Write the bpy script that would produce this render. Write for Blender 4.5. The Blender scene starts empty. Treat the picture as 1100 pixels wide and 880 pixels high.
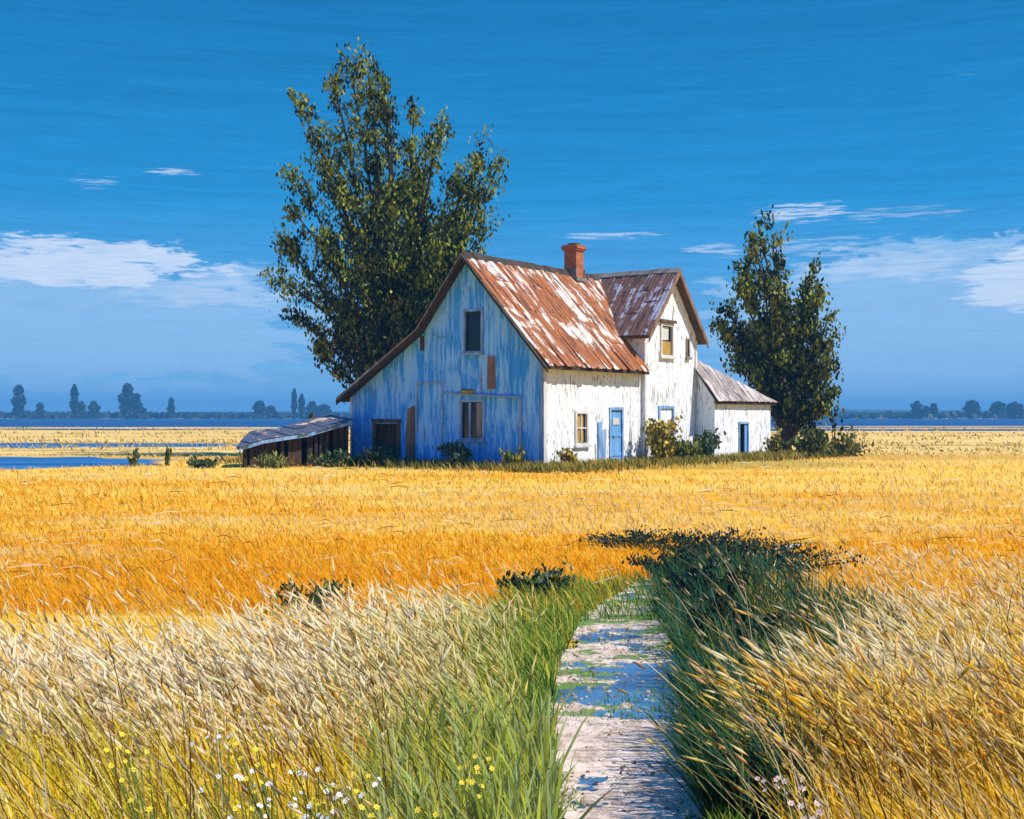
import bpy, bmesh, math, random
import numpy as np
from mathutils import Vector, Matrix

sc = bpy.context.scene
C = sc.collection
rng = np.random.default_rng(11)
random.seed(5)
R = math.radians

# ------------------------------------------------------------------ camera, light, exposure
EYE = 1.73
cam = bpy.data.cameras.new('camera')
cam.sensor_width = 36.0
cam.lens = 36.0 * 1328 / 1100
cam.clip_start = 0.1
cam.clip_end = 12000
co = bpy.data.objects.new('camera', cam); C.objects.link(co)
co.location = (0, 0, EYE)
co.rotation_euler = (R(90 + 0.3), 0, 0)
sc.camera = co

SUN_AZ, SUN_EL = R(-16), R(50)           # azimuth from +X towards +Y
S = Vector((math.cos(SUN_EL) * math.cos(SUN_AZ), math.cos(SUN_EL) * math.sin(SUN_AZ), math.sin(SUN_EL)))
sl = bpy.data.lights.new('sun', 'SUN'); sl.energy = 5.0; sl.angle = R(0.5); sl.color = (1.0, 0.95, 0.86)
so = bpy.data.objects.new('sun', sl); C.objects.link(so)
so.rotation_euler = S.to_track_quat('Z', 'Y').to_euler()
so.location = (30, -5, 40)

sc.view_settings.view_transform = 'Standard'
sc.view_settings.look = 'None'
sc.view_settings.exposure = 0.25
sc.view_settings.gamma = 1.0
sc.view_settings.use_curve_mapping = False
sc.render.engine = 'CYCLES'
sc.cycles.use_denoising = True
sc.cycles.max_bounces = 6
sc.cycles.transparent_max_bounces = 8
sc.cycles.volume_bounces = 0


class NT:
    """small helper that wires nodes from expressions"""
    def __init__(s, tree):
        s.t = tree; s.n = tree.nodes; s.l = tree.links

    def node(s, typ, ins=None, **props):
        nd = s.n.new(typ)
        for k, v in props.items(): setattr(nd, k, v)
        for k, v in (ins or {}).items(): s.put(nd.inputs[k], v)
        return nd

    def put(s, sock, v):
        if isinstance(v, bpy.types.NodeSocket): s.l.new(v, sock)
        else: sock.default_value = v

    def m(s, op, a, b=None, c=None, clamp=False):
        nd = s.n.new('ShaderNodeMath'); nd.operation = op; nd.use_clamp = clamp
        s.put(nd.inputs[0], a)
        if b is not None: s.put(nd.inputs[1], b)
        if c is not None: s.put(nd.inputs[2], c)
        return nd.outputs[0]

    def mix(s, f, a, b, blend='MIX'):
        nd = s.n.new('ShaderNodeMix'); nd.data_type = 'RGBA'; nd.blend_type = blend
        s.put(nd.inputs[0], f)
        s.put(nd.inputs[6], a if isinstance(a, bpy.types.NodeSocket) else (*a, 1))
        s.put(nd.inputs[7], b if isinstance(b, bpy.types.NodeSocket) else (*b, 1))
        return nd.outputs[2]

    def ramp(s, f, pts, interp='LINEAR'):
        nd = s.n.new('ShaderNodeValToRGB'); e = nd.color_ramp.elements
        nd.color_ramp.interpolation = interp
        while len(e) < len(pts): e.new(0.5)
        for el, (p, c) in zip(e, pts):
            el.position = p; el.color = (c, c, c, 1) if not isinstance(c, tuple) else (*c, 1)
        s.put(nd.inputs[0], f)
        return nd.outputs[0]

    def map(s, vec, scale=(1, 1, 1), rot=(0, 0, 0), loc=(0, 0, 0)):
        nd = s.node('ShaderNodeMapping', {'Vector': vec, 'Scale': scale, 'Rotation': rot, 'Location': loc})
        return nd.outputs[0]

    def noise(s, vec, scale=1.0, detail=3.0, rough=0.55, dist=0.0):
        nd = s.node('ShaderNodeTexNoise', {'Vector': vec, 'Scale': scale, 'Detail': detail, 'Roughness': rough, 'Distortion': dist})
        return nd.outputs[0]

    def step(s, v, lo, hi):
        nd = s.node('ShaderNodeMapRange', {'Value': v, 'From Min': lo, 'From Max': hi}, interpolation_type='SMOOTHSTEP')
        return nd.outputs[0]


# ------------------------------------------------------------------ sky
world = bpy.data.worlds.new('World'); sc.world = world; world.use_nodes = True
world.node_tree.nodes.clear()
w = NT(world.node_tree)
out = w.node('ShaderNodeOutputWorld'); bg = w.node('ShaderNodeBackground')
w.l.new(bg.outputs[0], out.inputs[0])
sky = w.node('ShaderNodeTexSky', sky_type='NISHITA', sun_disc=False)
sky.sun_elevation = SUN_EL; sky.sun_rotation = math.pi / 2 - SUN_AZ
sky.air_density = 1.0; sky.dust_density = 0.2; sky.ozone_density = 4.0
tc = w.node('ShaderNodeTexCoord').outputs['Generated']
sx = w.node('ShaderNodeSeparateXYZ', {0: tc})
X, Y, Z = sx.outputs[0], sx.outputs[1], sx.outputs[2]
az = w.m('MULTIPLY', w.m('ARCTAN2', X, Y), 57.2958)
el = w.m('MULTIPLY', w.m('ARCSINE', Z), 57.2958)
ae = w.node('ShaderNodeCombineXYZ', {0: az, 1: el}).outputs[0]
tint = w.ramp(Z, [(0.0, (.26, .54, .86)), (.05, (.17, .45, .80)), (.11, (.06, .34, .72)), (.17, (.007, .265, .62)),
                  (.24, (.003, .215, .53)), (.32, (.002, .175, .46)), (.5, (.002, .18, .64)), (1.0, (.004, .22, .88))])  # zenith stops, out of view, brightened to add blue fill on shaded walls
air = w.mix(.95, w.mix(1.0, sky.outputs[0], (.1, .1, .1), 'MULTIPLY'), tint)
st1 = w.noise(w.map(ae, (.10, 2.6, 1), rot=(0, 0, R(3))), 1.0, 5, .65, .6)
st2 = w.noise(w.map(ae, (.5, 9.0, 1), rot=(0, 0, R(-4))), 1.0, 4, .6, .3)
air = w.mix(1.0, air, w.ramp(st1, [(.25, .87), (.5, 1.0), (.75, 1.12)]), 'MULTIPLY')
air = w.mix(1.0, air, w.ramp(st2, [(.3, .93), (.5, 1.0), (.72, 1.08)]), 'MULTIPLY')


def puff(a0, e0, ra, re, nz, k=1.1, lo=.15, hi=.5):
    da = w.m('DIVIDE', w.m('SUBTRACT', az, a0), ra); de = w.m('DIVIDE', w.m('SUBTRACT', el, e0), re)
    d = w.m('ADD', w.m('MULTIPLY', da, da), w.m('MULTIPLY', de, de))
    v = w.m('ADD', w.m('SUBTRACT', 1.0, d), w.m('MULTIPLY', w.m('SUBTRACT', nz, .5), k * 2))
    return w.step(v, lo, hi)


n_big = w.noise(w.map(ae, (.35, 1.3, 1)), 1.0, 6, .6, .5)
n_wisp = w.noise(w.map(ae, (.6, 5.0, 1), rot=(0, 0, R(-6))), 1.0, 6, .65, .4)
n_wisp2 = w.noise(w.map(ae, (.5, 7.0, 1), rot=(0, 0, R(4)), loc=(7, 3, 0)), 1.0, 6, .65, .4)
veil = w.m('MAXIMUM', puff(-20, 4.2, 13, 3.2, n_big, 1.6, .0, .3), puff(20, 3.4, 12, 4.4, n_big, 1.5, .0, .22))
veil = w.m('MULTIPLY', veil, w.ramp(st2, [(.3, .75), (.6, 1.0)]))
air = w.mix(w.m('MULTIPLY', veil, .75), air, (.34, .57, .85))
n_rag = w.m('ADD', w.m('MULTIPLY', n_big, .55), w.m('MULTIPLY', n_wisp, .45))
cl = w.m('MULTIPLY', puff(-19.5, 6.7, 7.0, 1.25, n_rag, 2.4, .15, .6), .95)
cl = w.m('MAXIMUM', cl, w.m('MULTIPLY', puff(-13.5, 5.6, 5.5, .9, n_rag, 2.4, .3, 1.0), .45))
cl = w.m('MAXIMUM', cl, w.m('MULTIPLY', puff(23.0, 5.9, 3.6, 1.5, n_rag, 2.2, .1, .6), .95))
cl = w.m('MAXIMUM', cl, w.m('MULTIPLY', puff(17.0, 6.6, 6.5, .9, n_rag, 2.4, .3, 1.1), .5))
for (a0, e0, ra, re, g) in ((13.2, 9.1, 1.9, .34, .8), (-15.4, 10.8, 1.0, .14, .7), (4.3, 8.25, 2.4, .13, .6), (9.6, 7.55, 1.3, .2, .6),
                            (-18.7, 10.2, .8, .18, .5), (17.2, 8.9, 2.6, .2, .35), (-10.5, 6.6, 2.4, .25, .3), (13.5, 7.6, 3.0, .3, .45)):
    cl = w.m('MAXIMUM', cl, w.m('MULTIPLY', puff(a0, e0, ra * 1.25, re * 1.7, n_wisp2, 3.4, .35, 1.3), g))
cl = w.m('MULTIPLY', cl, w.ramp(st2, [(.3, .65), (.55, 1.0)]))
fine = w.m('MULTIPLY', w.step(n_wisp2, .68, .80), .25)
cl = w.m('MAXIMUM', cl, fine)
air = w.mix(w.m('MULTIPLY', cl, .92), air, (.66, .76, .93))
bgc = w.mix(1.0, air, (10.0, 10.0, 10.0), 'MULTIPLY')
w.l.new(bgc, bg.inputs[0]); bg.inputs[1].default_value = 0.092


# ------------------------------------------------------------------ helpers
def tag(o, label=None, cat=None, group=None, kind=None):
    if label: o['label'] = label
    if cat: o['category'] = cat
    if group: o['group'] = group
    if kind: o['kind'] = kind
    return o


def empty(name, loc=(0, 0, 0), rz=0.0):
    o = bpy.data.objects.new(name, None); C.objects.link(o)
    o.location = loc; o.rotation_euler = (0, 0, rz); o.empty_display_size = .3
    return o


def npmesh(name, verts, quads=None, tris=None, mat=None, parent=None, cols=None, smooth=False, loc=None):
    """mesh straight from numpy arrays"""
    me = bpy.data.meshes.new(name)
    verts = np.asarray(verts, np.float32).reshape(-1, 3)
    parts, sizes = [], []
    if quads is not None and len(quads): q = np.asarray(quads, np.int32); parts.append(q.ravel()); sizes.append(np.full(len(q), 4, np.int32))
    if tris is not None and len(tris): t = np.asarray(tris, np.int32); parts.append(t.ravel()); sizes.append(np.full(len(t), 3, np.int32))
    idx = np.concatenate(parts); sz = np.concatenate(sizes)
    me.vertices.add(len(verts)); me.vertices.foreach_set('co', verts.ravel())
    me.loops.add(len(idx)); me.loops.foreach_set('vertex_index', idx)
    st = np.concatenate([[0], np.cumsum(sz)[:-1]]).astype(np.int32)
    me.polygons.add(len(sz)); me.polygons.foreach_set('loop_start', st); me.polygons.foreach_set('loop_total', sz)
    if smooth: me.polygons.foreach_set('use_smooth', np.ones(len(sz), bool))
    if cols is not None:
        a = me.color_attributes.new('Col', 'FLOAT_COLOR', 'POINT')
        c4 = np.ones((len(verts), 4), np.float32); c4[:, :3] = cols
        a.data.foreach_set('color', c4.ravel())
    me.update(calc_edges=True); me.validate()
    if mat: me.materials.append(mat)
    o = bpy.data.objects.new(name, me); C.objects.link(o)
    if loc is not None: o.location = loc
    if parent: o.parent = parent
    return o


class MB:
    """collects polygons with uvs and links them as one mesh object"""
    def __init__(s): s.v = []; s.f = []; s.uv = []

    def poly(s, pts, uvs=None):
        i = len(s.v); s.v += [tuple(p) for p in pts]; s.f.append(list(range(i, i + len(pts))))
        s.uv.append(uvs or [(0, 0)] * len(pts))

    def hexa(s, p, uv=None):
        """p: 8 points, bottom ring 0-3 and top ring 4-7"""
        i = len(s.v); s.v += [tuple(q) for q in p]
        uv = uv or [(q[0] + q[1], q[2]) for q in p]
        for f in ((0, 3, 2, 1), (4, 5, 6, 7), (0, 1, 5, 4), (1, 2, 6, 5), (2, 3, 7, 6), (3, 0, 4, 7)):
            s.f.append([i + k for k in f]); s.uv.append([uv[k] for k in f])

    def box(s, x0, x1, y0, y1, z0, z1):
        s.hexa([(x0, y0, z0), (x1, y0, z0), (x1, y1, z0), (x0, y1, z0), (x0, y0, z1), (x1, y0, z1), (x1, y1, z1), (x0, y1, z1)])

    def pbox(s, P, a0, a1, z0, z1, o0, o1, j=0.0):
        r = lambda: random.uniform(-j, j)
        pts = []
        for zz in (z0, z1):
            for (a, o) in ((a0, o0), (a1, o0), (a1, o1), (a0, o1)): pts.append(P(a + r(), zz + r(), o))
        uv = [(a, zz) for zz in (z0, z1) for a in (a0, a1, a1, a0)]
        s.hexa(pts, uv)

    def tube(s, pts, rad, n=6):
        pts = [Vector(p) for p in pts]; rings = []
        for k, p in enumerate(pts):
            d = (pts[min(k + 1, len(pts) - 1)] - pts[max(k - 1, 0)]).normalized()
            a = d.orthogonal().normalized(); b = d.cross(a)
            i = len(s.v)
            for q in range(n):
                t = 2 * math.pi * q / n
                s.v.append(tuple(p + (a * math.cos(t) + b * math.sin(t)) * rad[k]))
            rings.append(i)
        for k in range(len(pts) - 1):
            for q in range(n):
                s.f.append([rings[k] + q, rings[k] + (q + 1) % n, rings[k + 1] + (q + 1) % n, rings[k + 1] + q])
                s.uv.append([(q, k), (q + 1, k), (q + 1, k + 1), (q, k + 1)])
        s.f.append([rings[-1] + q for q in range(n)]); s.uv.append([(0, 0)] * n)
        s.f.append([rings[0] + q for q in reversed(range(n))]); s.uv.append([(0, 0)] * n)

    def build(s, name, mat, parent=None, bevel=0.0, smooth=False, loc=None):
        me = bpy.data.meshes.new(name); me.from_pydata(s.v, [], s.f)
        ul = me.uv_layers.new(name='UVMap')
        flat = [c for f in s.uv for u in f for c in u]
        ul.data.foreach_set('uv', flat)
        bm = bmesh.new(); bm.from_mesh(me); bmesh.ops.recalc_face_normals(bm, faces=bm.faces); bm.to_mesh(me); bm.free()
        if smooth:
            for p in me.polygons: p.use_smooth = True
        me.materials.append(mat)
        o = bpy.data.objects.new(name, me); C.objects.link(o)
        if bevel:
            b = o.modifiers.new('bevel', 'BEVEL'); b.width = bevel; b.segments = 2; b.limit_method = 'ANGLE'
        if loc is not None: o.location = loc
        if parent: o.parent = parent
        return o


# ------------------------------------------------------------------ materials
def mat(name, fn):
    m = bpy.data.materials.new(name); m.use_nodes = True
    t = m.node_tree; t.nodes.clear()
    n = NT(t); o = n.node('ShaderNodeOutputMaterial')
    r = fn(n)
    n.l.new(r, o.inputs[0])
    return m


def bsdf(n, col, rough=.8, bump=None, strength=.3, dist=.02, spec=.3, **kw):
    p = n.node('ShaderNodeBsdfPrincipled')
    n.put(p.inputs['Base Color'], col if isinstance(col, bpy.types.NodeSocket) else (*col, 1))
    n.put(p.inputs['Roughness'], rough); n.put(p.inputs['Specular IOR Level'], spec)
    for k, v in kw.items(): n.put(p.inputs[k], v)
    if bump is not None:
        b = n.node('ShaderNodeBump', {'Height': bump, 'Strength': strength, 'Distance': dist})
        n.l.new(b.outputs[0], p.inputs['Normal'])
    return p.outputs[0]


def UV(n): return n.node('ShaderNodeTexCoord').outputs['UV']
def OBJ(n): return n.node('ShaderNodeTexCoord').outputs['Object']
def POS(n): return n.node('ShaderNodeNewGeometry').outputs['Position']


def paint_wall(coat, coat2, mixlo, mixhi, wood, bare=.66, bare_hi=.71, chip=.655):
    def f(n):
        u = UV(n)
        streak = n.noise(n.map(u, (5.5, .55, 1)), 1.0, 6, .62, .35)
        big = n.noise(n.map(u, (3.4, .5, 1), loc=(3, 8, 0)), 1.0, 6, .68, .4)
        finen = n.noise(n.map(u, (26, 2.2, 1)), 1.0, 4, .6, .2)
        chips = n.noise(n.map(u, (9, 2.4, 1), loc=(5, 1, 0)), 1.0, 7, .7, .5)
        col = n.mix(n.step(big, mixlo, mixhi), coat, coat2)
        col = n.mix(1.0, col, n.ramp(finen, [(.25, .86), (.6, 1.05)]), 'MULTIPLY')
        wd = n.mix(finen, wood, tuple(c * 1.9 for c in wood))
        peel = n.m('MAXIMUM', n.step(streak, bare, bare_hi), n.m('MULTIPLY', n.step(chips, chip, chip + .02), .9))
        # more wear towards the foot of the boards
        zf = n.step(n.node('ShaderNodeSeparateXYZ', {0: u}).outputs[1], .9, .0)
        peel = n.m('MAXIMUM', peel, n.m('MULTIPLY', zf, n.step(n.m('ADD', chips, n.m('MULTIPLY', streak, .5)), .82, .86)))
        col = n.mix(peel, col, wd)
        h = n.m('SUBTRACT', n.m('ADD', n.m('MULTIPLY', finen, .5), n.m('MULTIPLY', streak, .6)), n.m('MULTIPLY', peel, .5))
        return bsdf(n, col, .75, h, .55, .02)
    return f


M = {}
M['white'] = mat('white_paint', paint_wall((.83, .84, .84), (.64, .70, .78), .50, .62, (.20, .17, .14), .615, .64, .575))
M['blue'] = mat('blue_shade_boards', paint_wall((.25, .58, .98), (.04, .33, .84), .46, .56, (.15, .13, .12), .64, .67, .62))  # shade on the white gable, put into the board colour as blue
M['bluedoor'] = mat('blue_door_paint', paint_wall((.13, .33, .62), (.18, .40, .68), .5, .6, (.2, .2, .2), .74, .78))


def roofmat(base, base2, pale, plo, phi, dark, dk=.60):
    def f(n):
        u = UV(n)
        st = n.noise(n.map(u, (3.2, .42, 1), rot=(0, 0, R(6))), 1.0, 6, .65, .5)
        st2 = n.noise(n.map(u, (9, 1.1, 1), loc=(2, 7, 0)), 1.0, 5, .65, .6)
        blot = n.noise(n.map(u, (.55, .7, 1), loc=(9, 2, 0)), 1.0, 6, .62, .8)
        col = n.mix(n.step(st2, .4, .62), base, base2)
        pm = n.step(n.m('ADD', n.m('MULTIPLY', st, .5), n.m('MULTIPLY', blot, .5)), plo, phi)
        col = n.mix(pm, col, pale)
        col = n.mix(n.m('MULTIPLY', n.step(n.m('SUBTRACT', st2, n.m('MULTIPLY', pm, .03)), dk, dk + .05), .85), col, dark)
        uu = n.node('ShaderNodeSeparateXYZ', {0: u}).outputs[0]
        cor = n.m('SINE', n.m('MULTIPLY', uu, 2 * math.pi / .15))
        h = n.m('ADD', n.m('MULTIPLY', cor, .5), n.m('ADD', n.m('MULTIPLY', st2, 1.0), pm))
        return bsdf(n, col, .7, h, .5, .025)
    return f


M['rust'] = mat('rusted_roof', roofmat((.38, .125, .026), (.20, .058, .018), (.66, .56, .48), .515, .55, (.04, .02, .015), .54))
M['brown_roof'] = mat('brown_roof', roofmat((.20, .10, .062), (.12, .068, .052), (.40, .40, .48), .525, .555, (.035, .022, .018), .56))
M['grey_roof'] = mat('grey_roof', roofmat((.30, .25, .22), (.38, .33, .30), (.58, .52, .48), .50, .54, (.045, .035, .03), .53))
M['shed_roof'] = mat('shed_roof', roofmat((.11, .12, .16), (.06, .075, .12), (.60, .46, .32), .54, .57, (.06, .05, .05)))


def wood(c1, c2):
    def f(n):
        u = UV(n)
        g = n.noise(n.map(u, (22, 1.6, 1)), 1.0, 5, .6, .4)
        b = n.noise(n.map(u, (4, .8, 1)), 1.0, 3, .6, .4)
        return bsdf(n, n.mix(n.step(n.m('ADD', n.m('MULTIPLY', g, .5), n.m('MULTIPLY', b, .5)), .38, .62), c1, c2), .85, g, .5, .015)
    return f


M['dark_wood'] = mat('dark_wood', wood((.025, .018, .014), (.075, .05, .035)))
M['brown_wood'] = mat('brown_wood', wood((.06, .035, .02), (.16, .10, .055)))
M['shed_wood'] = mat('shed_wood', wood((.03, .017, .011), (.11, .06, .03)))
M['grey_wood'] = mat('grey_wood', wood((.14, .12, .10), (.30, .27, .24)))
M['rake_brown'] = mat('rake_brown', wood((.15, .08, .045), (.27, .17, .11)))
M['ochre'] = mat('ochre_board', wood((.30, .17, .03), (.50, .30, .06)))
M['trim'] = mat('pale_trim', wood((.45, .44, .42), (.70, .69, .66)))
M['bluetrim'] = mat('blue_trim', wood((.10, .22, .42), (.30, .46, .68)))
M['glass'] = mat('dark_glass', lambda n: bsdf(n, (.008, .009, .012), .10, n.noise(OBJ(n), 2.0), .12, .03, .45))
M['iron'] = mat('iron', lambda n: bsdf(n, n.mix(n.noise(OBJ(n), 40), (.03, .025, .02), (.10, .06, .04)), .6))


def brick(n):
    u = UV(n)
    b = n.node('ShaderNodeTexBrick', {'Vector': n.map(u, (1, 1, 1)), 'Color1': (.46, .12, .04, 1), 'Color2': (.34, .085, .03, 1), 'Mortar': (.36, .20, .13, 1),
                                      'Scale': 1.0, 'Mortar Size': .009, 'Brick Width': .23, 'Row Height': .078})
    nz = n.noise(n.map(u, (6, 6, 1)), 1.0, 5)
    col = n.mix(1.0, b.outputs[0], n.ramp(nz, [(.3, .65), (.65, 1.25)]), 'MULTIPLY')
    return bsdf(n, col, .85, n.m('ADD', n.m('MULTIPLY', b.outputs[1], -.6), n.m('MULTIPLY', nz, .6)), .6, .015)


M['brick'] = mat('chimney_brick', brick)


def foliage_mat(name, trans=.3, rough=.6, tt=(1.1, 1.15, .6), lift=0):
    def f(n):
        c = n.node('ShaderNodeAttribute', attribute_name='Col').outputs['Color']
        if lift:
            g_ = n.node('ShaderNodeNewGeometry').outputs['Normal']
            vm = n.node('ShaderNodeVectorMath', {0: g_, 1: (0, 0, lift)}, operation='ADD'); vn = n.node('ShaderNodeVectorMath', {0: vm.outputs[0]}, operation='NORMALIZE')
            d = n.node('ShaderNodeBsdfDiffuse', {'Color': c, 'Normal': vn.outputs[0]}).outputs[0]
        else:
            d = bsdf(n, c, rough, spec=.25)
        t = n.node('ShaderNodeBsdfTranslucent', {'Color': n.mix(1.0, c, tt, 'MULTIPLY')}).outputs[0]
        return n.node('ShaderNodeMixShader', {0: trans, 1: d, 2: t}).outputs[0]
    return mat(name, f)


M['leaf'] = foliage_mat('leaf', .12)
M['grass'] = foliage_mat('grass_blade', .55, .7, (1.25, 1.12, .75), 1.8)
M['bark'] = mat('bark', lambda n: bsdf(n, n.mix(n.noise(n.map(OBJ(n), (8, 8, 1.2)), 1.0, 5), (.018, .014, .01), (.07, .055, .04)), .9,
                                       n.noise(n.map(OBJ(n), (12, 12, 2)), 1.0, 5), .7, .04))


def ground(n):
    p = POS(n); s = n.node('ShaderNodeSeparateXYZ', {0: p}); x, y = s.outputs[0], s.outputs[1]
    wob = n.noise(n.map(p, (.25, .25, 1)), 1.0, 4, .6, .4)
    patch = n.noise(n.map(p, (.05, .22, 1), rot=(0, 0, R(4))), 1.0, 5, .62, .6)
    tuft = n.noise(n.map(p, (2.2, 5, 1)), 1.0, 6, .65, .6)
    straw = n.noise(n.map(p, (.8, 6.0, 1), rot=(0, 0, R(-14))), 1.0, 5, .6, .3)
    gold = n.mix(n.step(n.m('ADD', patch, n.m('MULTIPLY', n.step(y, 18, 36), .12)), .40, .66), (.76, .36, .008), (.86, .52, .06))
    gold = n.mix(n.step(straw, .56, .66), gold, (.84, .64, .34))
    gold = n.mix(n.step(straw, .40, .33), gold, (.36, .15, .02))
    # far fields: pale straw, in strips
    far = n.noise(n.map(p, (.014, .11, 1), rot=(0, 0, R(1.5))), 1.0, 7, .68, .7)
    pale = n.mix(n.step(far, .38, .55), (.62, .34, .05), (.82, .55, .18))
    pale = n.mix(n.m('MULTIPLY', n.step(far, .57, .63), .85), pale, (.36, .27, .08))
    col = n.mix(n.step(n.m('ADD', y, n.m('MULTIPLY', wob, 14)), 46, 62), gold, pale)
    # meadow soil below the long grass by the path
    near = n.step(n.m('ADD', y, n.m('MULTIPLY', wob, 4)), 12.2, 9.6)
    soil = n.mix(n.step(tuft, .4, .6), (.56, .36, .03), (.74, .50, .07))
    col = n.mix(near, col, soil)
    # rough green ground about the house and down the right bank
    dx = n.m('DIVIDE', n.m('SUBTRACT', x, 2.0), 13.0); dy = n.m('DIVIDE', n.m('SUBTRACT', y, 44.5), 6.0)
    d = n.m('ADD', n.m('MULTIPLY', dx, dx), n.m('MULTIPLY', dy, dy))
    gm = n.step(n.m('ADD', n.m('SUBTRACT', 1.0, d), n.m('MULTIPLY', n.m('SUBTRACT', tuft, .5), 2.2)), .1, .5)
    col = n.mix(n.m('MULTIPLY', gm, .75), col, n.mix(wob, (.20, .19, .035), (.42, .33, .07)))
    col = n.mix(1.0, col, n.ramp(tuft, [(.25, .78), (.6, 1.06)]), 'MULTIPLY')
    h = n.m('ADD', tuft, straw)
    return bsdf(n, col, .95, h, .7, .06, .1)


M['ground'] = mat('field_ground', ground)


def pathmat(n):
    p = POS(n)
    a = n.noise(n.map(p, (6, 4.5, 1)), 1.0, 7, .7, 1.2)
    b = n.noise(n.map(p, (34, 30, 1)), 1.0, 4, .6)
    g = n.noise(n.map(p, (1.6, 2.6, 1), loc=(4, 2, 0)), 1.0, 5, .65, .5)
    col = n.mix(n.step(a, .35, .62), (.44, .31, .22), (.78, .61, .48))
    col = n.mix(n.m('MULTIPLY', n.step(b, .62, .70), .6), col, (.30, .22, .16))
    col = n.mix(n.m('MULTIPLY', n.step(g, .49, .54), n.step(n.node('ShaderNodeSeparateXYZ', {0: p}).outputs[1], 6.2, 7.4)), col, (.13, .22, .05))
    return bsdf(n, col, .85, n.m('ADD', a, n.m('MULTIPLY', b, .6)), .7, .03, .2)


M['path'] = mat('path_dirt', pathmat)


def watermat(base, sx_, sy_, strength, spec=.12):
    def f(n):
        p = POS(n)
        h = n.noise(n.map(p, (sx_, sy_, 1)), 1.0, 4, .6, .4)
        band = n.noise(n.map(p, (sx_ * .05, sy_ * .18, 1)), 1.0, 4, .6, .4)
        col = n.mix(n.step(band, .4, .6), base, tuple(min(1, c * 2.2) for c in base))
        return bsdf(n, col, .35, h, strength, .3, spec)
    return f


M['lake'] = mat('lake_water', watermat((.007, .04, .11), .06, .3, 1.0, .01))
M['pond'] = mat('pond_water', watermat((.012, .08, .19), .8, 3.0, .5, .05))
M['puddle'] = mat('puddle_water', watermat((.03, .09, .16), 3, 6, .05))

# ------------------------------------------------------------------ ground, water, path
H = 3200.0


def sheet(name, pts, z, m, kind='structure'):
    mb = MB(); mb.poly([(x, y, z) for x, y in pts], [(x, y) for x, y in pts])
    o = mb.build(name, m); o['kind'] = kind
    return o


sheet('ground', [(-H, -200), (H, -200), (H, H), (-H, H)], 0.0, M['ground'])


def shore(x0, x1, y0, y1, n, ja, seed):
    r = random.Random(seed); pts = []
    for k in range(n + 1): pts.append((x0 + (x1 - x0) * k / n, y0 + r.uniform(-ja, ja)))
    for k in range(n + 1): pts.append((x1 - (x1 - x0) * k / n, y1 + r.uniform(-ja, ja)))
    return pts


sheet('lake', shore(-900, 1100, 152, 790, 80, 12, 3), .006, M['lake'])


def blob(cx, cy, rx, ry, n, seed, j=.25):
    r = random.Random(seed)
    return [(cx + rx * math.cos(2 * math.pi * k / n) * (1 + r.uniform(-j, j)), cy + ry * math.sin(2 * math.pi * k / n) * (1 + r.uniform(-j, j))) for k in range(n)]


sheet('pond', blob(-21.0, 45.5, 8.2, 6.6, 40, 4, .12), .006, M['pond'])
sheet('pond', blob(-27.0, 73.0, 12.0, 6.0, 30, 9, .2), .006, M['pond'])
sheet('mudflat', blob(-60, 178, 60, 12, 36, 14, .25), .012, M['ground'])
sheet('mudflat', blob(62, 172, 30, 9, 36, 15, .25), .012, M['ground'])
sheet('mudflat', blob(100, 205, 60, 8, 36, 16, .3), .012, M['ground'])

# the footpath: centre x, y, half width
PATH = [(.40, 1.5, .42), (.44, 3.2, .36), (.50, 5.0, .34), (.55, 5.9, .37), (.60, 6.7, .40), (.66, 7.6, .45), (.74, 8.5, .45), (.82, 9.4, .42), (.93, 10.4, .33),
        (1.08, 11.4, .22), (1.45, 12.6, .20), (2.1, 13.8, .18), (3.0, 15.2, .15), (4.2, 17.0, .10)]
PY = np.array([p[1] for p in PATH]); PX = np.array([p[0] for p in PATH]); PW = np.array([p[2] for p in PATH])
def vnoise(p, s, seed):
    r = np.random.default_rng(seed); g = r.random((64, 64))
    q = p * s + 31.7; i = np.floor(q).astype(int); f = q - i; f = f * f * (3 - 2 * f)
    a = g[i[:, 0] % 64, i[:, 1] % 64]; b = g[(i[:, 0] + 1) % 64, i[:, 1] % 64]; c = g[i[:, 0] % 64, (i[:, 1] + 1) % 64]; d = g[(i[:, 0] + 1) % 64, (i[:, 1] + 1) % 64]
    return (a * (1 - f[:, 0]) + b * f[:, 0]) * (1 - f[:, 1]) + (c * (1 - f[:, 0]) + d * f[:, 0]) * f[:, 1]


# an uneven dirt surface; rain water lies in its hollows
ny, nx = 620, 44
yy = 1.5 + (17.0 - 1.5) * (np.linspace(0, 1, ny) ** 1.25)
cxs, hws = np.interp(yy, PY, PX), np.interp(yy, PY, PW)
edge_l = hws * (1 + .55 * (vnoise(np.stack([yy, yy * 0], 1), 2.2, 61) - .5)) + .06 * (vnoise(np.stack([yy, yy * 0 + 5], 1), 14, 62) - .5)
edge_r = hws * (1 + .5 * (vnoise(np.stack([yy, yy * 0 + 9], 1), 2.0, 63) - .5)) + .06 * (vnoise(np.stack([yy, yy * 0 + 2], 1), 14, 64) - .5)
tt = np.linspace(-1, 1, nx)[None, :]
gx = cxs[:, None] + np.where(tt < 0, tt * edge_l[:, None], tt * edge_r[:, None]); gy = np.repeat(yy[:, None], nx, 1)
P2 = np.stack([gx.ravel(), gy.ravel()], 1); Q2 = P2 * np.array([.55, 1.0])
rel = .5 * vnoise(Q2, 2.4, 65) + .28 * vnoise(Q2, 6.5, 66) + .14 * vnoise(Q2 * np.array([.6, 1]), 17, 67) + .08 * vnoise(P2, 34, 68)
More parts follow.
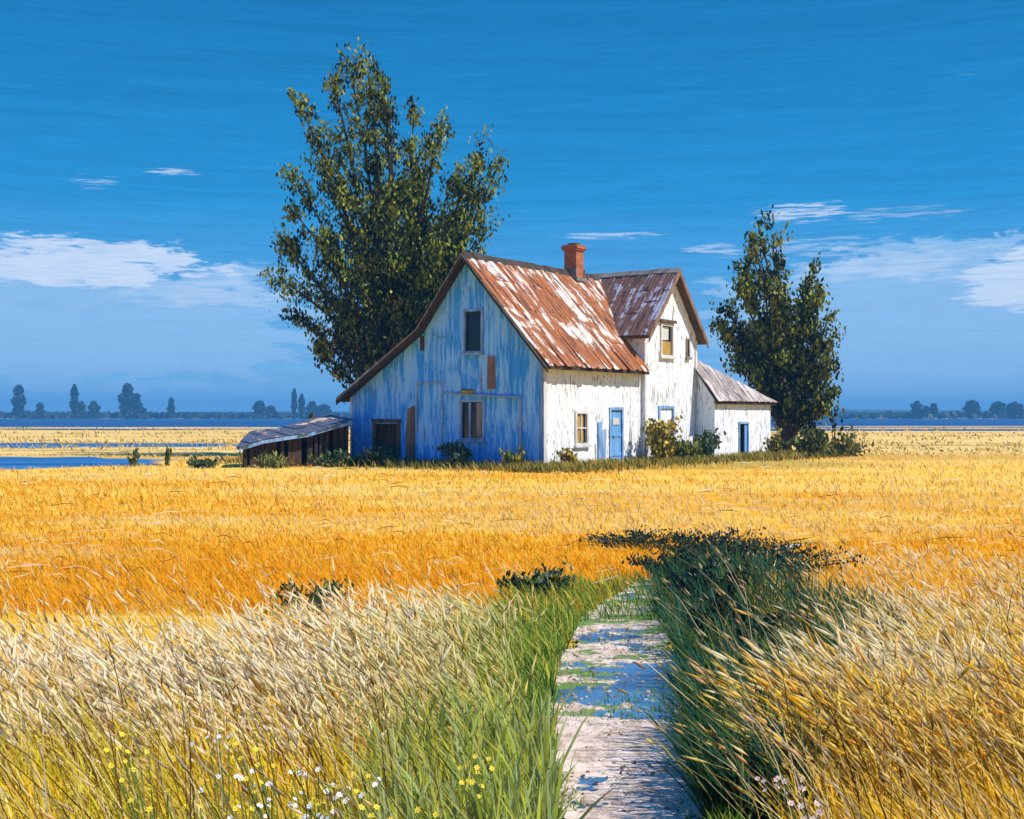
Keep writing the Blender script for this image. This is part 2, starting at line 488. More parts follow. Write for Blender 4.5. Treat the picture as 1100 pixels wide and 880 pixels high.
dry = np.interp(P2[:, 1], [1.5, 5.6, 6.3, 7.0, 9, 11], [.17, .14, .05, -.05, -.05, .0])
lip = .10 * np.repeat(np.abs(tt) ** 4, ny, 0).ravel()
rel += .10 * (rng.random(len(rel)) - .5) * (vnoise(P2, 11, 72) > .55)
gz = .005 + .05 * np.clip(rel - .28 + dry + lip, 0, 1) + .008 * vnoise(P2, 30, 69) * vnoise(P2, 9, 70)
ii = (np.arange(ny - 1)[:, None] * nx + np.arange(nx - 1)[None, :]).ravel()
po = npmesh('path', np.stack([P2[:, 0], P2[:, 1], gz], 1), np.stack([ii, ii + 1, ii + nx + 1, ii + nx], 1), None, M['path'], smooth=True)
po['kind'] = 'structure'
wz = .005 + .05 * .205
wl = [(float(a - b * .93), float(y)) for a, b, y in zip(cxs[::6], edge_l[::6], yy[::6]) if 4.6 < y < 12.5]
wr = [(float(a + b * .93), float(y)) for a, b, y in zip(cxs[::6], edge_r[::6], yy[::6]) if 4.6 < y < 12.5]
mb = MB()
for (l0, r0, l1, r1) in zip(wl, wr, wl[1:], wr[1:]): mb.poly([(*l0, wz), (*r0, wz), (*r1, wz), (*l1, wz)])
mb.build('puddle', M['puddle'])['kind'] = 'structure'

# ------------------------------------------------------------------ farmhouse
HR = R(55)
house = tag(empty('farmhouse', (1.02, 40.0, 0), HR),
            'weathered white farmhouse with blue-shaded gable, rusty roof and brick chimney', 'house')


def P_gable(a, z, o): return (-o, a, z)
def P_front(a, z, o): return (a, -o, z)
def P_wing(a, z, o): return (a, -.12 - o, z)
def P_annex(a, z, o): return (a, -.92 - o, z)
def P_aside(a, z, o): return (10.7 - o, a, z)
def P_back(a, z, o): return (11.2 - (11.2 - 10.7) + o, a, z)
def P_left(a, z, o): return (a, 8.4 + o, z)
def P_aright(a, z, o): return (16.1 + o, a, z)
def P_aback(a, z, o): return (a, 1.4 + o, z)


def board_wall(name, P, a0, a1, top, m, holes=(), breaks=(), label=None, bw=.21, bot=.0, parent=house, jit=.009, thick=.06):
    mb = MB(); edges = {round(a0, 3), round(a1, 3)} | {round(b, 3) for b in breaks}
    for h in holes: edges |= {round(h[0], 3), round(h[1], 3)}
    es = sorted(e for e in edges if a0 - 1e-6 <= e <= a1 + 1e-6); full = []
    for e0, e1 in zip(es, es[1:]):
        k = max(1, round((e1 - e0) / bw))
        full += [e0 + (e1 - e0) * i / k for i in range(k)]
    full.append(es[-1])
    for b0, b1 in zip(full, full[1:]):
        mid = (b0 + b1) / 2; t0, t1 = top(b0), top(b1)
        o = random.uniform(-jit, jit) - (.012 if random.random() < .08 else 0)
        spans = [(bot + random.uniform(0, .05), None)]
        for h in sorted(holes, key=lambda h: h[2]):
            if h[0] < mid < h[1]:
                s0, _ = spans.pop()
                if h[2] > s0 + .02: spans.append((s0, h[2]))
                spans.append((h[3], None))
        for (s0, s1) in spans:
            z0a, z0b = s0, s0
            z1a, z1b = (t0, t1) if s1 is None else (s1, s1)
            if min(z1a, z1b) <= s0: continue
            pts = [P(b0, z0a, o), P(b1, z0b, o), P(b1, z0b, -thick), P(b0, z0a, -thick), P(b0, z1a, o), P(b1, z1b, o), P(b1, z1b, -thick), P(b0, z1a, -thick)]
            uo = random.uniform(-.15, .15); ux_ = random.uniform(-.3, .3)
            mb.hexa(pts, [(b0 + ux_, z0a + uo), (b1 + ux_, z0b + uo), (b1 + ux_, z0b + uo), (b0 + ux_, z0a + uo), (b0 + ux_, z1a + uo), (b1 + ux_, z1b + uo), (b1 + ux_, z1b + uo), (b0 + ux_, z1a + uo)])
    ob = mb.build(name, m, parent)
    if label: ob['label'] = label
    return ob


def pl(pts):
    xs = [p[0] for p in pts]; zs = [p[1] for p in pts]
    return lambda a: float(np.interp(a, xs, zs))


MAIN = [(-.4, 3.28), (3.05, 7.18), (5.0, 4.72), (8.75, 2.30)]        # roof profile over y
WING = [(6.2, 4.60), (8.63, 7.27), (11.06, 4.60)]                    # roof profile over x
zmain, zwing = pl(MAIN), pl(WING)

gholes = [(2.46, 3.21, 3.88, 5.30), (2.39, 3.37, .95, 2.25), (6.12, 7.20, .0, 1.45)]
board_wall('gable_wall', P_gable, 0, 8.4, lambda a: zmain(a) - .13, M['blue'], gholes, (3.05, 5.0), 'flaking board gable wall with its shade painted in pale and deep blue')
fholes = [(1.93, 2.71, .76, 1.88), (4.21, 5.05, .0, 1.96)]
board_wall('front_wall', P_front, .0, 6.5, lambda a: 3.55, M['white'], fholes, (), 'sunlit white board wall with blue door')
wholes = [(7.75, 8.72, 3.98, 5.20), (7.60, 8.75, 1.18, 2.08), (9.83, 10.05, 4.02, 4.72)]
board_wall('wing_wall', P_wing, 6.5, 10.7, lambda a: zwing(a) - .12, M['white'], wholes, (8.63,), 'tall white gabled wall with golden upper window')
board_wall('wing_wall', lambda a, z, o: (6.5 - o, a, z), -.06, .02, lambda a: 4.6, M['white'], thick=.0605)
board_wall('wing_wall', lambda a, z, o: (6.5 - o, a, z), .03, 1.3, lambda a: 4.72, M['white'], bot=3.4)
board_wall('rear_wall', P_back, -.06, 8.4, lambda a: 4.72 if a < 3.2 else min(zmain(a) - .13, 4.7), M['white'], (), (3.05, 5.0), bw=.3)
board_wall('rear_wall', P_left, 0, 10.7, lambda a: 2.38, M['white'], (), bw=.3)

# side annex
azf = pl([(-1.15, 2.25), (.25, 4.1), (1.65, 2.25)])
aholes = [(12.95, 13.76, .0, 1.42)]
board_wall('annex_wall', P_annex, 10.7, 16.1, lambda a: 2.44, M['white'], aholes, label='low white annex wall with dark doorway')
board_wall('annex_wall', P_aside, -.86, -.14, lambda a: azf(a) - .12, M['white'])
board_wall('annex_wall', P_aright, -.86, 1.4, lambda a: 2.3, M['white'], bw=.3)
board_wall('annex_wall', P_aback, 10.9, 16.1, lambda a: 2.3, M['white'], bw=.3)


def roof_strips(mb, A, lo, hi, u0, u1, width, lap=1.5, seed=1, ragged=.07):
    """strips of sheet laid from hi(u) down to lo(u); A(u, s) -> point with s the height parameter"""
    r = random.Random(seed); k = max(1, round((u1 - u0) / width)); wd = (u1 - u0) / k
    for i in range(k):
        a, b = u0 + i * wd - .012, u0 + (i + 1) * wd + .012
        la0, la1, ha0, ha1 = lo(a), lo(b), hi(a), hi(b)
        ext = r.uniform(-ragged, ragged * .5) if ragged else 0
        L = max(.05, (Vector(A((a + b) / 2, ha0)) - Vector(A((a + b) / 2, la0))).length)
        ns = max(1, round(L / lap + r.uniform(-.4, .4)))
        for j in range(ns):
            f0, f1 = j / ns, min(1.0, (j + 1) / ns + (.08 if j < ns - 1 else 0))
            if j == 0: f0 += ext / L
            pts = []
            up = r.uniform(.0, .018) + .012 * (i % 2)
            for (dz) in (0.0, .022):
                for (u, la, ha, f) in ((a, la0, ha0, f0), (b, la1, ha1, f0), (b, la1, ha1, f1), (a, la0, ha0, f1)):
                    p = A(u, la + (ha - la) * f)
                    lift = up + (.03 if f == f0 else .004) + dz
                    pts.append((p[0], p[1], p[2] + lift * 1.4))
            so_ = r.uniform(-.3, .3)
            uvs = [(a, L * f0 + so_), (b, L * f0 + so_), (b, L * f1 + so_), (a, L * f1 + so_)]
            mb.hexa(pts, uvs + uvs)


def deck(mb, quad, t):
    p = [Vector(q) for q in quad]
    mb.hexa([tuple(q - Vector((0, 0, t))) for q in p] + [tuple(q) for q in p])


def valley_lo(x):
    if x < 6.62: return -.4
    zz = zwing(min(max(x, 6.2), 11.06)) if x < 11.06 else 3.3
    return min(3.0, max(-.4, (zz - 3.28) / ((7.18 - 3.28) / 3.45) - .4 - .06))


mb = MB()
roof_strips(mb, lambda x, y: (x, y, zmain(y)), valley_lo, lambda x: 3.06, -.36, 6.62, .26, 1.45, 3, .16)
roof_strips(mb, lambda x, y: (x, y, zmain(y)), valley_lo, lambda x: 3.06, 6.62, 10.9, .30, 1.45, 13, 0)
roof_strips(mb, lambda x, y: (x, y, zmain(y)), lambda x: 5.0, lambda x: 3.04, -.36, 10.95, .6, 1.5, 4, .0)
roof_strips(mb, lambda x, y: (x, y, zmain(y)), lambda x: 8.75, lambda x: 5.0, -.36, 10.95, .6, 1.5, 5)
main_roof = mb.build('roof', M['rust'], house); main_roof['label'] = 'rusty orange metal roof streaked with cream'
mb = MB()
deck(mb, [(-.34, -.36, 3.325), (6.46, -.36, 3.325), (6.46, 3.05, 7.175), (-.34, 3.05, 7.175)], .09)
deck(mb, [(-.34, 3.05, 7.175), (10.9, 3.05, 7.175), (10.9, 5.0, 4.715), (-.34, 5.0, 4.715)], .09)
deck(mb, [(-.34, 5.0, 4.714), (10.9, 5.0, 4.714), (10.9, 8.70, 2.33), (-.34, 8.70, 2.33)], .09)
mb.build('roof_deck', M['dark_wood'], main_roof)
mb = MB()
for k in range(16):
    x = -.36 + k * .55
    zz = 7.20 + random.uniform(-.012, .02)
    mb.hexa([(x, 2.86, zz - .19), (x + .57, 2.86, zz - .19), (x + .57, 3.05, zz + .045), (x, 3.05, zz + .045),
             (x, 2.87, zz - .16), (x + .57, 2.87, zz - .16), (x + .57, 3.05, zz + .075), (x, 3.05, zz + .075)])
    mb.hexa([(x, 3.05, zz + .046), (x + .57, 3.05, zz + .046), (x + .57, 3.22, zz - .16), (x, 3.22, zz - .16),
             (x, 3.05, zz + .076), (x + .57, 3.05, zz + .076), (x + .57, 3.22, zz - .13), (x, 3.22, zz - .13)])
mb.build('ridge_cap', M['dark_wood'], main_roof)


def rake(mb, pts, P, o0, o1, drop, up=.02):
    for (a0, z0), (a1, z1) in zip(pts, pts[1:]):
        q = [P(a0, z0 - drop, o0), P(a1, z1 - drop, o0), P(a1, z1 - drop, o1), P(a0, z0 - drop, o1), P(a0, z0 + up, o0), P(a1, z1 + up, o0), P(a1, z1 + up, o1), P(a0, z0 + up, o1)]
        mb.hexa(q, [(z0, a0), (z1, a1), (z1, a1 + .1), (z0, a0 + .1)] * 2)


mb = MB(); rake(mb, MAIN, P_gable, .345, .385, .17)
mb.build('rake_board', M['dark_wood'], main_roof)
mb = MB(); rake(mb, [(-.40, 3.28), (3.05, 7.18)], P_gable, .386, .40, .05)
rake(mb, [(3.05, 7.18), (5.0, 4.72), (8.75, 2.30)], P_gable, .386, .405, .03)
mb.build('rake_edge', M['grey_wood'], main_roof)

# cross wing roof
mb = MB()
AW = lambda y, x: (x, y, zwing(x))
roof_strips(mb, AW, lambda y: 6.2, lambda y: 8.64, -.46, 3.4, .30, 1.4, 21)
roof_strips(mb, lambda y, x: (x, y, zwing(x)), lambda y: 11.06, lambda y: 8.62, -.46, 3.4, .30, 1.4, 22)
wroof = mb.build('wing_roof', M['brown_roof'], house); wroof['label'] = 'steep brown wing roof with lavender grey streaks'
mb = MB()
deck(mb, [(8.63, -.44, 7.265), (8.63, 3.4, 7.265), (6.23, 3.4, 4.63), (6.23, -.44, 4.63)], .08)
deck(mb, [(8.63, -.44, 7.265), (8.63, 3.4, 7.265), (11.03, 3.4, 4.63), (11.03, -.44, 4.63)], .08)
mb.build('roof_deck', M['brown_wood'], wroof)
mb = MB(); rake(mb, WING, P_wing, .335, .375, .20, .035)
mb.build('rake_board', M['rake_brown'], wroof)
mb = MB()
for k in range(7):
    y = -.48 + k * .55; zz = 7.30 + random.uniform(-.01, .015)
    for sgn in (-1, 1):
        mb.hexa([(8.63, y, zz + .03), (8.63, y + .57, zz + .03), (8.63 + sgn * .17, y + .57, zz - .155), (8.63 + sgn * .17, y, zz - .155),
                 (8.63, y, zz + .06), (8.63, y + .57, zz + .06), (8.63 + sgn * .17, y + .57, zz - .125), (8.63 + sgn * .17, y, zz - .125)])
mb.build('ridge_cap', M['grey_wood'], wroof)

# annex roof: hipped, leaning on the wing
mb = MB(); RP = (10.66, .25, 4.1)
ylo = lambda x: -1.15
yhi = lambda x: -1.15 + 1.40 * min(1.0, max(.02, (16.3 - x) / 5.62))
roof_strips(mb, lambda x, y: (x, y, azf(y)), ylo, yhi, 10.52, 16.28, .28, 2.2, 31, .05)
yhi2 = lambda x: 1.65 - 1.40 * min(1.0, max(.02, (16.3 - x) / 5.62))
roof_strips(mb, lambda x, y: (x, y, azf(y)), lambda x: 1.65, yhi2, 10.78, 16.28, .4, 2.2, 32, .05)
xr = lambda y: 16.3 - 5.62 * (1 - abs(y - .25) / 1.4)
roof_strips(mb, lambda y, x: (x, y, 2.25 + 1.85 * (16.3 - x) / 5.62), lambda y: 16.3, xr, -1.13, 1.63, .3, 2.2, 33, .05)
aroof = mb.build('annex_roof', M['grey_roof'], house); aroof['label'] = 'pale grey hipped roof of the low annex'
mb = MB()
a_, b_, c_, d_ = (10.55, -1.1, 2.28), (16.24, -1.1, 2.28), (16.24, 1.6, 2.28), (10.75, 1.6, 2.28)
for tri in ((a_, b_, RP), (b_, c_, RP), (c_, d_, RP)):
    deck(mb, [tri[0], tri[1], tri[2], tri[2]], .07) if False else None
    t = [Vector(q) for q in tri]; lo_ = [tuple(q - Vector((0, 0, .09))) for q in t]; hi_ = [tuple(q - Vector((0, 0, .01))) for q in t]
    mb.poly(hi_); mb.poly(lo_[::-1])
    for i in range(3): mb.poly([lo_[i], lo_[(i + 1) % 3], hi_[(i + 1) % 3], hi_[i]])
mb.build('roof_deck', M['dark_wood'], aroof)

# chimney on the main ridge
mb = MB(); cx, cy = 6.55, 2.95
for (hw, z0, z1) in ((.27, 6.2, 8.0), (.32, 8.0, 8.07), (.36, 8.07, 8.18), (.32, 8.18, 8.23)):
    pts = []
    for zz in (z0, z1):
        for (dx, dy) in ((-1, -1), (1, -1), (1, 1), (-1, 1)): pts.append((cx + dx * hw, cy + dy * hw, zz))
    i0 = len(mb.v); mb.v += pts
    for k, f in enumerate(((0, 3, 2, 1), (4, 5, 6, 7), (0, 1, 5, 4), (1, 2, 6, 5), (2, 3, 7, 6), (3, 0, 4, 7))):
        mb.f.append([i0 + q for q in f])
        uvs = []
        for q in f:
            p = pts[q]; uvs.append((p[0] if k in (2, 4) else p[1], p[2]) if k > 1 else (p[0], p[1]))
        mb.uv.append(uvs)
chim = mb.build('chimney', M['brick'], house, bevel=.012)
mb = MB(); mb.box(cx - .17, cx + .17, cy - .17, cy + .17, 8.225, 8.30)
mb.build('chimney_pot', M['dark_wood'], chim)
mb = MB()
for (x0, x1, y0, y1, z0, z1) in ((cx - .33, cx + .33, cy - .37, cy - .275, 6.84, 6.97), (cx - .33, cx - .275, cy - .31, cy + .31, 6.9, 7.30), (cx + .275, cx + .33, cy - .31, cy + .31, 6.9, 7.30)):
    mb.box(x0, x1, y0, y1, z0, z1)
mb.build('flashing', M['grey_wood'], chim)


def window(P, a0, a1, z0, z1, m_frame, label, mullion=True, blind=None, sill=True, parent=house, fw=.07):
    mb = MB()
    mb.pbox(P, a0 - .04, a0 + fw, z0 - .02, z1 + .02, -.055, .045, .008); mb.pbox(P, a1 - fw, a1 + .04, z0 - .02, z1 + .02, -.055, .045, .008)
    mb.pbox(P, a0 + fw, a1 - fw, z1 - fw, z1 + .03, -.055, .040, .006); mb.pbox(P, a0 + fw, a1 - fw, z0 - .01, z0 + fw * .8, -.055, .040, .006)
    if mullion:
        zm = (z0 + z1) / 2; am = (a0 + a1) / 2
        mb.pbox(P, a0 + fw, a1 - fw, zm - .022, zm + .022, -.05, .012)
        mb.pbox(P, am - .018, am + .018, z0 + .05, zm - .022, -.048, .008)
        mb.pbox(P, am - .018, am + .018, zm + .022, z1 - .05, -.048, .008)
    wn = mb.build('window', m_frame, parent); wn['label'] = label
    mb = MB(); mb.pbox(P, a0 + .03, a1 - .03, z0 + .02, z1 - .02, -.10, -.06)
    mb.build('pane', M['glass'], wn)
    if blind:
        mb = MB(); mb.pbox(P, blind[0], blind[1], blind[2], blind[3], -.055, -.035, .01)
        mb.build('blind', M['ochre'], wn)
    if sill:
        mb = MB(); mb.pbox(P, a0 - .10, a1 + .10, z0 - .09, z0 - .015, -.02, .11, .008)
        mb.build('sill', m_frame, wn)
    return wn


def opening_lining(P, a0, a1, z0, z1, m, parent, depth=.35):
    mb = MB(); mb.pbox(P, a0 - .02, a1 + .02, z0, z1 + .02, -depth - .03, -depth)
    return mb


window(P_gable, 2.46, 3.21, 3.88, 5.30, M['bluetrim'], 'dark upper gable window with thin blue frame', False, fw=.045)
lw = window(P_gable, 2.39, 3.37, .95, 2.25, M['bluetrim'], 'dark lower gable window under a pent board', False, fw=.045)
mb = MB(); mb.pbox(P_gable, 2.5, 2.72, 1.02, 2.18, -.05, -.02, .01)
mb.build('shutter', M['grey_wood'], lw)
mb = MB(); mb.pbox(P_gable, 2.96, 3.04, 1.02, 2.18, -.05, -.015)
mb.build('mullion', M['bluetrim'], lw)
mb = MB()
q = [P_gable(.9, 2.36, .02), P_gable(3.72, 2.50, .02), P_gable(3.72, 2.46, .10), P_gable(.9, 2.32, .10)]
mb.hexa(q + [(p[0], p[1], p[2] + .05) for p in q]); mb.build('pent_board', M['bluetrim'], house)
mb = MB()
q = [P_gable(2.75, 2.53, .03), P_gable(3.35, 2.56, .03), P_gable(3.25, 2.51, .13), P_gable(2.85, 2.48, .13)]
mb.hexa(q + [(p[0], p[1], p[2] + .09) for p in q]); mb.build('loose_board', M['ochre'], house)
mb = MB(); mb.pbox(P_gable, .84, .92, .3, 2.34, .012, .06, .01); mb.build('post', M['bluetrim'], house)
# doorway at the low end
mb = MB()
mb.pbox(P_gable, 6.02, 6.14, .0, 1.52, -.05, .05, .01); mb.pbox(P_gable, 7.18, 7.30, .0, 1.52, -.05, .05, .01); mb.pbox(P_gable, 5.98, 7.34, 1.50, 1.62, -.05, .06, .012)
df = mb.build('doorway', M['brown_wood'], house); df['label'] = 'dark doorway at the low end of the blue-shaded gable'
mb = MB()
for k in range(6):
    a = 6.15 + k * .172
    mb.pbox(P_gable, a, a + .15, .03, 1.47 - random.uniform(0, .15), -.20 - random.uniform(0, .03), -.16, .012)
mb.build('door', M['shed_wood'], df)
mb = MB(); mb.pbox(P_gable, 6.14, 7.18, .0, 1.5, -.36, -.32); mb.build('backing', M['dark_wood'], df)
# loose weathered planks and the boarded-up door outline
mb = MB()
q = [P_gable(5.74, .02, .02), P_gable(5.34, .02, .02), P_gable(5.34, .02, .07), P_gable(5.74, .02, .07), P_gable(5.68, 1.95, .02), P_gable(5.38, 2.10, .02), P_gable(5.38, 2.10, .06), P_gable(5.68, 1.95, .06)]
mb.hexa(q, [(5.74, 0), (5.34, 0), (5.34, 0), (5.74, 0), (5.68, 2), (5.38, 2), (5.38, 2), (5.68, 2)])
mb.build('plank', M['rake_brown'], house)['label'] = 'loose brown plank nailed beside the doorway'
mb = MB(); mb.pbox(P_gable, 1.92, 2.24, 2.64, 3.72, .012, .04, .03)
mb.build('plank', M['rake_brown'], house)['label'] = 'short brown patch plank between the gable windows'
mb = MB(); mb.pbox(P_gable, 4.95, 5.12, 4.0, 4.5, .011, .035, .02)
mb.build('plank', M['dark_wood'], house)
mb = MB()
mb.pbox(P_gable, 4.12, 4.19, .05, 2.92, .011, .05, .006); mb.pbox(P_gable, 5.22, 5.29, 1.2, 2.92, .011, .05, .006); mb.pbox(P_gable, 4.19, 5.22, 2.85, 2.92, .011, .048, .006)
mb.pbox(P_gable, 3.4, 4.12, 2.50, 2.56, .011, .05, .006)
mb.build('batten', M['bluetrim'], house)
# corner boards
mb = MB(); mb.pbox(P_gable, -.03, .14, .0, 3.5, .011, .045, .006); mb.build('corner_board', M['bluetrim'], house)
mb = MB(); mb.pbox(P_front, -.03, .12, .0, 3.5, .012, .04, .006); mb.build('corner_board', M['trim'], house)
mb = MB(); mb.pbox(P_wing, 6.46, 6.60, .0, 4.4, .012, .04, .006); mb.build('corner_board', M['trim'], house)
mb = MB(); mb.pbox(P_wing, 10.58, 10.72, .0, 4.7, .012, .04, .006); mb.build('corner_board', M['trim'], house)

# front wall: window, door, plank
window(P_front, 1.93, 2.71, .76, 1.88, M['trim'], 'small ochre window in the white wall', True, (2.02, 2.50, .84, 1.80))
mb = MB()
mb.pbox(P_front, 4.15, 4.24, .0, 2.0, -.05, .05, .006); mb.pbox(P_front, 5.02, 5.11, .0, 2.0, -.05, .05, .006); mb.pbox(P_front, 4.15, 5.11, 1.94, 2.04, -.05, .055, .006)
dfr = mb.build('door_frame', M['bluetrim'], house)
mb = MB()
for k in range(5): mb.pbox(P_front, 4.245 + k * .155, 4.245 + (k + 1) * .155 - .006, .05, 1.935, -.05, -.012 + random.uniform(-.004, .004))
mb.pbox(P_front, 4.26, 5.00, .32, .44, -.01, .012); mb.pbox(P_front, 4.26, 5.00, 1.0, 1.1, -.01, .012)
door = mb.build('door', M['bluedoor'], house); door['label'] = 'blue plank door in the white wall'
mb = MB(); mb.pbox(P_front, 4.42, 4.84, 1.42, 1.66, -.008, .014); mb.build('pane', M['trim'], door)
mb = MB(); mb.tube([P_front(4.36, 1.02, .0), P_front(4.36, 1.02, .06), P_front(4.36, .92, .07)], [.018, .018, .016]); mb.build('handle', M['iron'], door)
mb = MB(); mb.pbox(P_front, 4.05, 5.2, .0, .10, .055, .55, .02); mb.build('doorstep', M['grey_wood'], house)
mb = MB(); mb.pbox(P_front, 3.36, 3.60, .02, 1.5, .012, .05, .03); mb.build('plank', M['bluetrim'], house)['label'] = 'taller blue grey plank beside the blue door'
mb = MB(); mb.pbox(P_front, 3.62, 3.86, .02, 1.28, .012, .045, .03)
mb.build('plank', M['bluetrim'], house)['label'] = 'shorter blue grey plank beside the blue door'
# wing windows
window(P_wing, 7.75, 8.72, 3.98, 5.20, M['trim'], 'upper wing window with golden blind', False, (7.86, 8.62, 4.06, 4.55))
mb = MB(); mb.pbox(P_wing, 7.6, 8.86, 5.25, 5.35, .012, .12, .01); mb.build('drip_board', M['brown_wood'], house)
mb = MB(); mb.pbox(P_wing, 7.87, 8.45, 4.60, 5.10, -.057, -.04, .01); mb.build('curtain', M['trim'], house)
window(P_wing, 7.60, 8.75, 1.18, 2.08, M['bluetrim'], 'lower wing window with white boarding', False, None)
mb = MB(); mb.pbox(P_wing, 7.80, 8.66, 1.26, 2.00, -.056, -.02, .01); mb.build('boarding', M['white'], house)
window(P_wing, 9.83, 10.05, 4.02, 4.72, M['grey_wood'], 'narrow slit window near the wing eave', False, None, True, house, .03)
# annex doorway
mb = MB()
mb.pbox(P_annex, 12.88, 12.97, .0, 1.46, -.05, .04, .006); mb.pbox(P_annex, 13.74, 13.83, .0, 1.46, -.05, .04, .006); mb.pbox(P_annex, 12.86, 13.85, 1.41, 1.50, -.05, .045, .006)
ad = mb.build('doorway', M['bluetrim'], house); ad['label'] = 'dark doorway of the low annex'
mb = MB(); mb.pbox(P_annex, 12.97, 13.74, .0, 1.41, -.40, -.36); mb.build('backing', M['dark_wood'], ad)
mb = MB(); mb.pbox(P_annex, 13.5, 13.74, .02, 1.40, -.05, -.01, .006); mb.build('door', M['bluedoor'], ad)

# ------------------------------------------------------------------ collapsed plank shed on the left
shed = tag(empty('plank_shed', (-9.0, 41.4, 0), R(29)), 'low dark plank shed with sagging tin roof beside the house', 'shed')
SFx, SD = 3.75, 2.1
roofz = lambda x, y: .72 + .20 * x + .085 * y + (.05 * math.sin(x * 2.2))
mb = MB(); x = 0.0
while x < SFx - .05:
    b = min(SFx, x + random.uniform(.12, .26))
    if random.random() < .86 and not (1.15 < x < 1.45) and not (2.4 < x < 2.6):
        o = random.uniform(-.02, .02); l0 = random.uniform(-.03, .03)
        zt = min(roofz(x, 0), roofz(b, 0)) - .05 - (random.uniform(0, .25) if random.random() < .25 else 0)
        q = [(x, o, 0), (b - .015, o, 0), (b - .015, o + .035, 0), (x, o + .035, 0), (x + l0, o, zt), (b - .015 + l0, o, zt), (b - .015 + l0, o + .035, zt), (x + l0, o + .035, zt)]
        mb.hexa(q)
    x = b
mb.build('front_boards', M['shed_wood'], shed)
mb = MB()
mb.hexa([(0, .05, 0), (.04, .05, 0), (1.04, SD, 0), (1.0, SD, 0), (0, .05, .64), (.04, .05, .64), (1.04, SD, 1.05), (1.0, SD, 1.05)])
mb.hexa([(1.0, SD, 0), (SFx, SD, 0), (SFx, SD + .04, 0), (1.0, SD + .04, 0), (1.0, SD, 1.05), (SFx, SD, 1.6), (SFx, SD + .04, 1.6), (1.0, SD + .04, 1.05)])
mb.hexa([(SFx - .04, .05, 0), (SFx, .05, 0), (SFx, SD, 0), (SFx - .04, SD, 0), (SFx - .04, .05, 1.35), (SFx, .05, 1.35), (SFx, SD, 1.58), (SFx - .04, SD, 1.58)])
mb.build('side_boards', M['shed_wood'], shed)
for px_ in (.02, 1.3, 2.5, SFx - .12):
    mb = MB(); mb.box(px_, px_ + .10, -.05, .05, 0, roofz(px_, 0) - .05); mb.build('post', M['dark_wood'], shed)
mb = MB()
lo_y = lambda x: -.26; hi_y = lambda x: min(SD + .2, max(.02, (x + .25) / 1.2 * (SD + .2)))
roof_strips(mb, lambda x, y: (x, y, roofz(x, y)), lo_y, hi_y, -.2, SFx + .12, .33, 1.2, 41, .12)
srf = mb.build('roof', M['shed_roof'], shed)
mb = MB()
for k in range(12):
    x0 = -.18 + k * .33; x1 = x0 + .33
    q = [(x0, -.22, roofz(x0, -.22) - .01), (x1, -.22, roofz(x1, -.22) - .01), (x1, hi_y(x1) - .03, roofz(x1, hi_y(x1)) - .01), (x0, hi_y(x0) - .03, roofz(x0, hi_y(x0)) - .01)]
    mb.hexa([(p[0], p[1], p[2] - .05) for p in q] + q)
mb.build('roof_deck', M['dark_wood'], srf)
mb = MB()
for k in range(5):
    x0 = -.22 + k * .80; x1 = x0 + .80
    mb.hexa([(x0, -.30, roofz(x0, -.3) - .06), (x1, -.30, roofz(x1, -.3) - .06), (x1, -.265, roofz(x1, -.3) - .06), (x0, -.265, roofz(x0, -.3) - .06),
             (x0, -.30, roofz(x0, -.3) + .05), (x1, -.30, roofz(x1, -.3) + .05), (x1, -.265, roofz(x1, -.3) + .05), (x0, -.265, roofz(x0, -.3) + .05)])
mb.build('roof_edge_shade', M['bluetrim'], srf)  # shaded thickness of the roof's front edge, put into the colour as blue


# ------------------------------------------------------------------ vegetation builders
def unit(v): return v / np.maximum(1e-9, np.linalg.norm(v, axis=1, keepdims=True))


def leaf_arrays(cen, length, width, cols, up=.6, rg=rng):
    n = len(cen)
    d = rg.normal(size=(n, 3)); d[:, 2] = np.abs(d[:, 2]) * (1 + up * 2) + up; d = unit(d)
    s = unit(np.cross(d, rg.normal(size=(n, 3))))
    nn = np.cross(d, s)
    L = np.asarray(length).reshape(-1, 1) * .5; W = np.asarray(width).reshape(-1, 1) * .5
    k = rg.uniform(-.2, .25, (n, 1))
    v = np.stack([cen - d * L, cen + s * W * .85 - d * L * .3 + nn * W * k, cen + s * W * .7 + d * L * .45 + nn * W * k, cen + d * L,
                  cen - s * W * .7 + d * L * .4 + nn * W * k, cen - s * W * .9 - d * L * .25 + nn * W * k], 1).reshape(-1, 3)
    b = (np.arange(n) * 6)[:, None]
    q = np.concatenate([b + np.array([[0, 1, 2, 3]]), b + np.array([[0, 3, 4, 5]])])
    return v, q, np.repeat(cols, 6, 0)


def palette(n, cols, weights, jit=.18, rg=rng):
    cols = np.array(cols, float); wts = np.array(weights, float); wts /= wts.sum()
    c = cols[rg.choice(len(cols), n, p=wts)]
    return np.clip(c * (1 + rg.normal(size=(n, 1)) * jit) * (1 + rg.normal(size=(n, 3)) * jit * .3), 0.002, .95)


def bez(p0, p1, p2, t):
    t = np.asarray(t)[:, None]
    return (1 - t) ** 2 * p0 + 2 * (1 - t) * t * p1 + t * t * p2


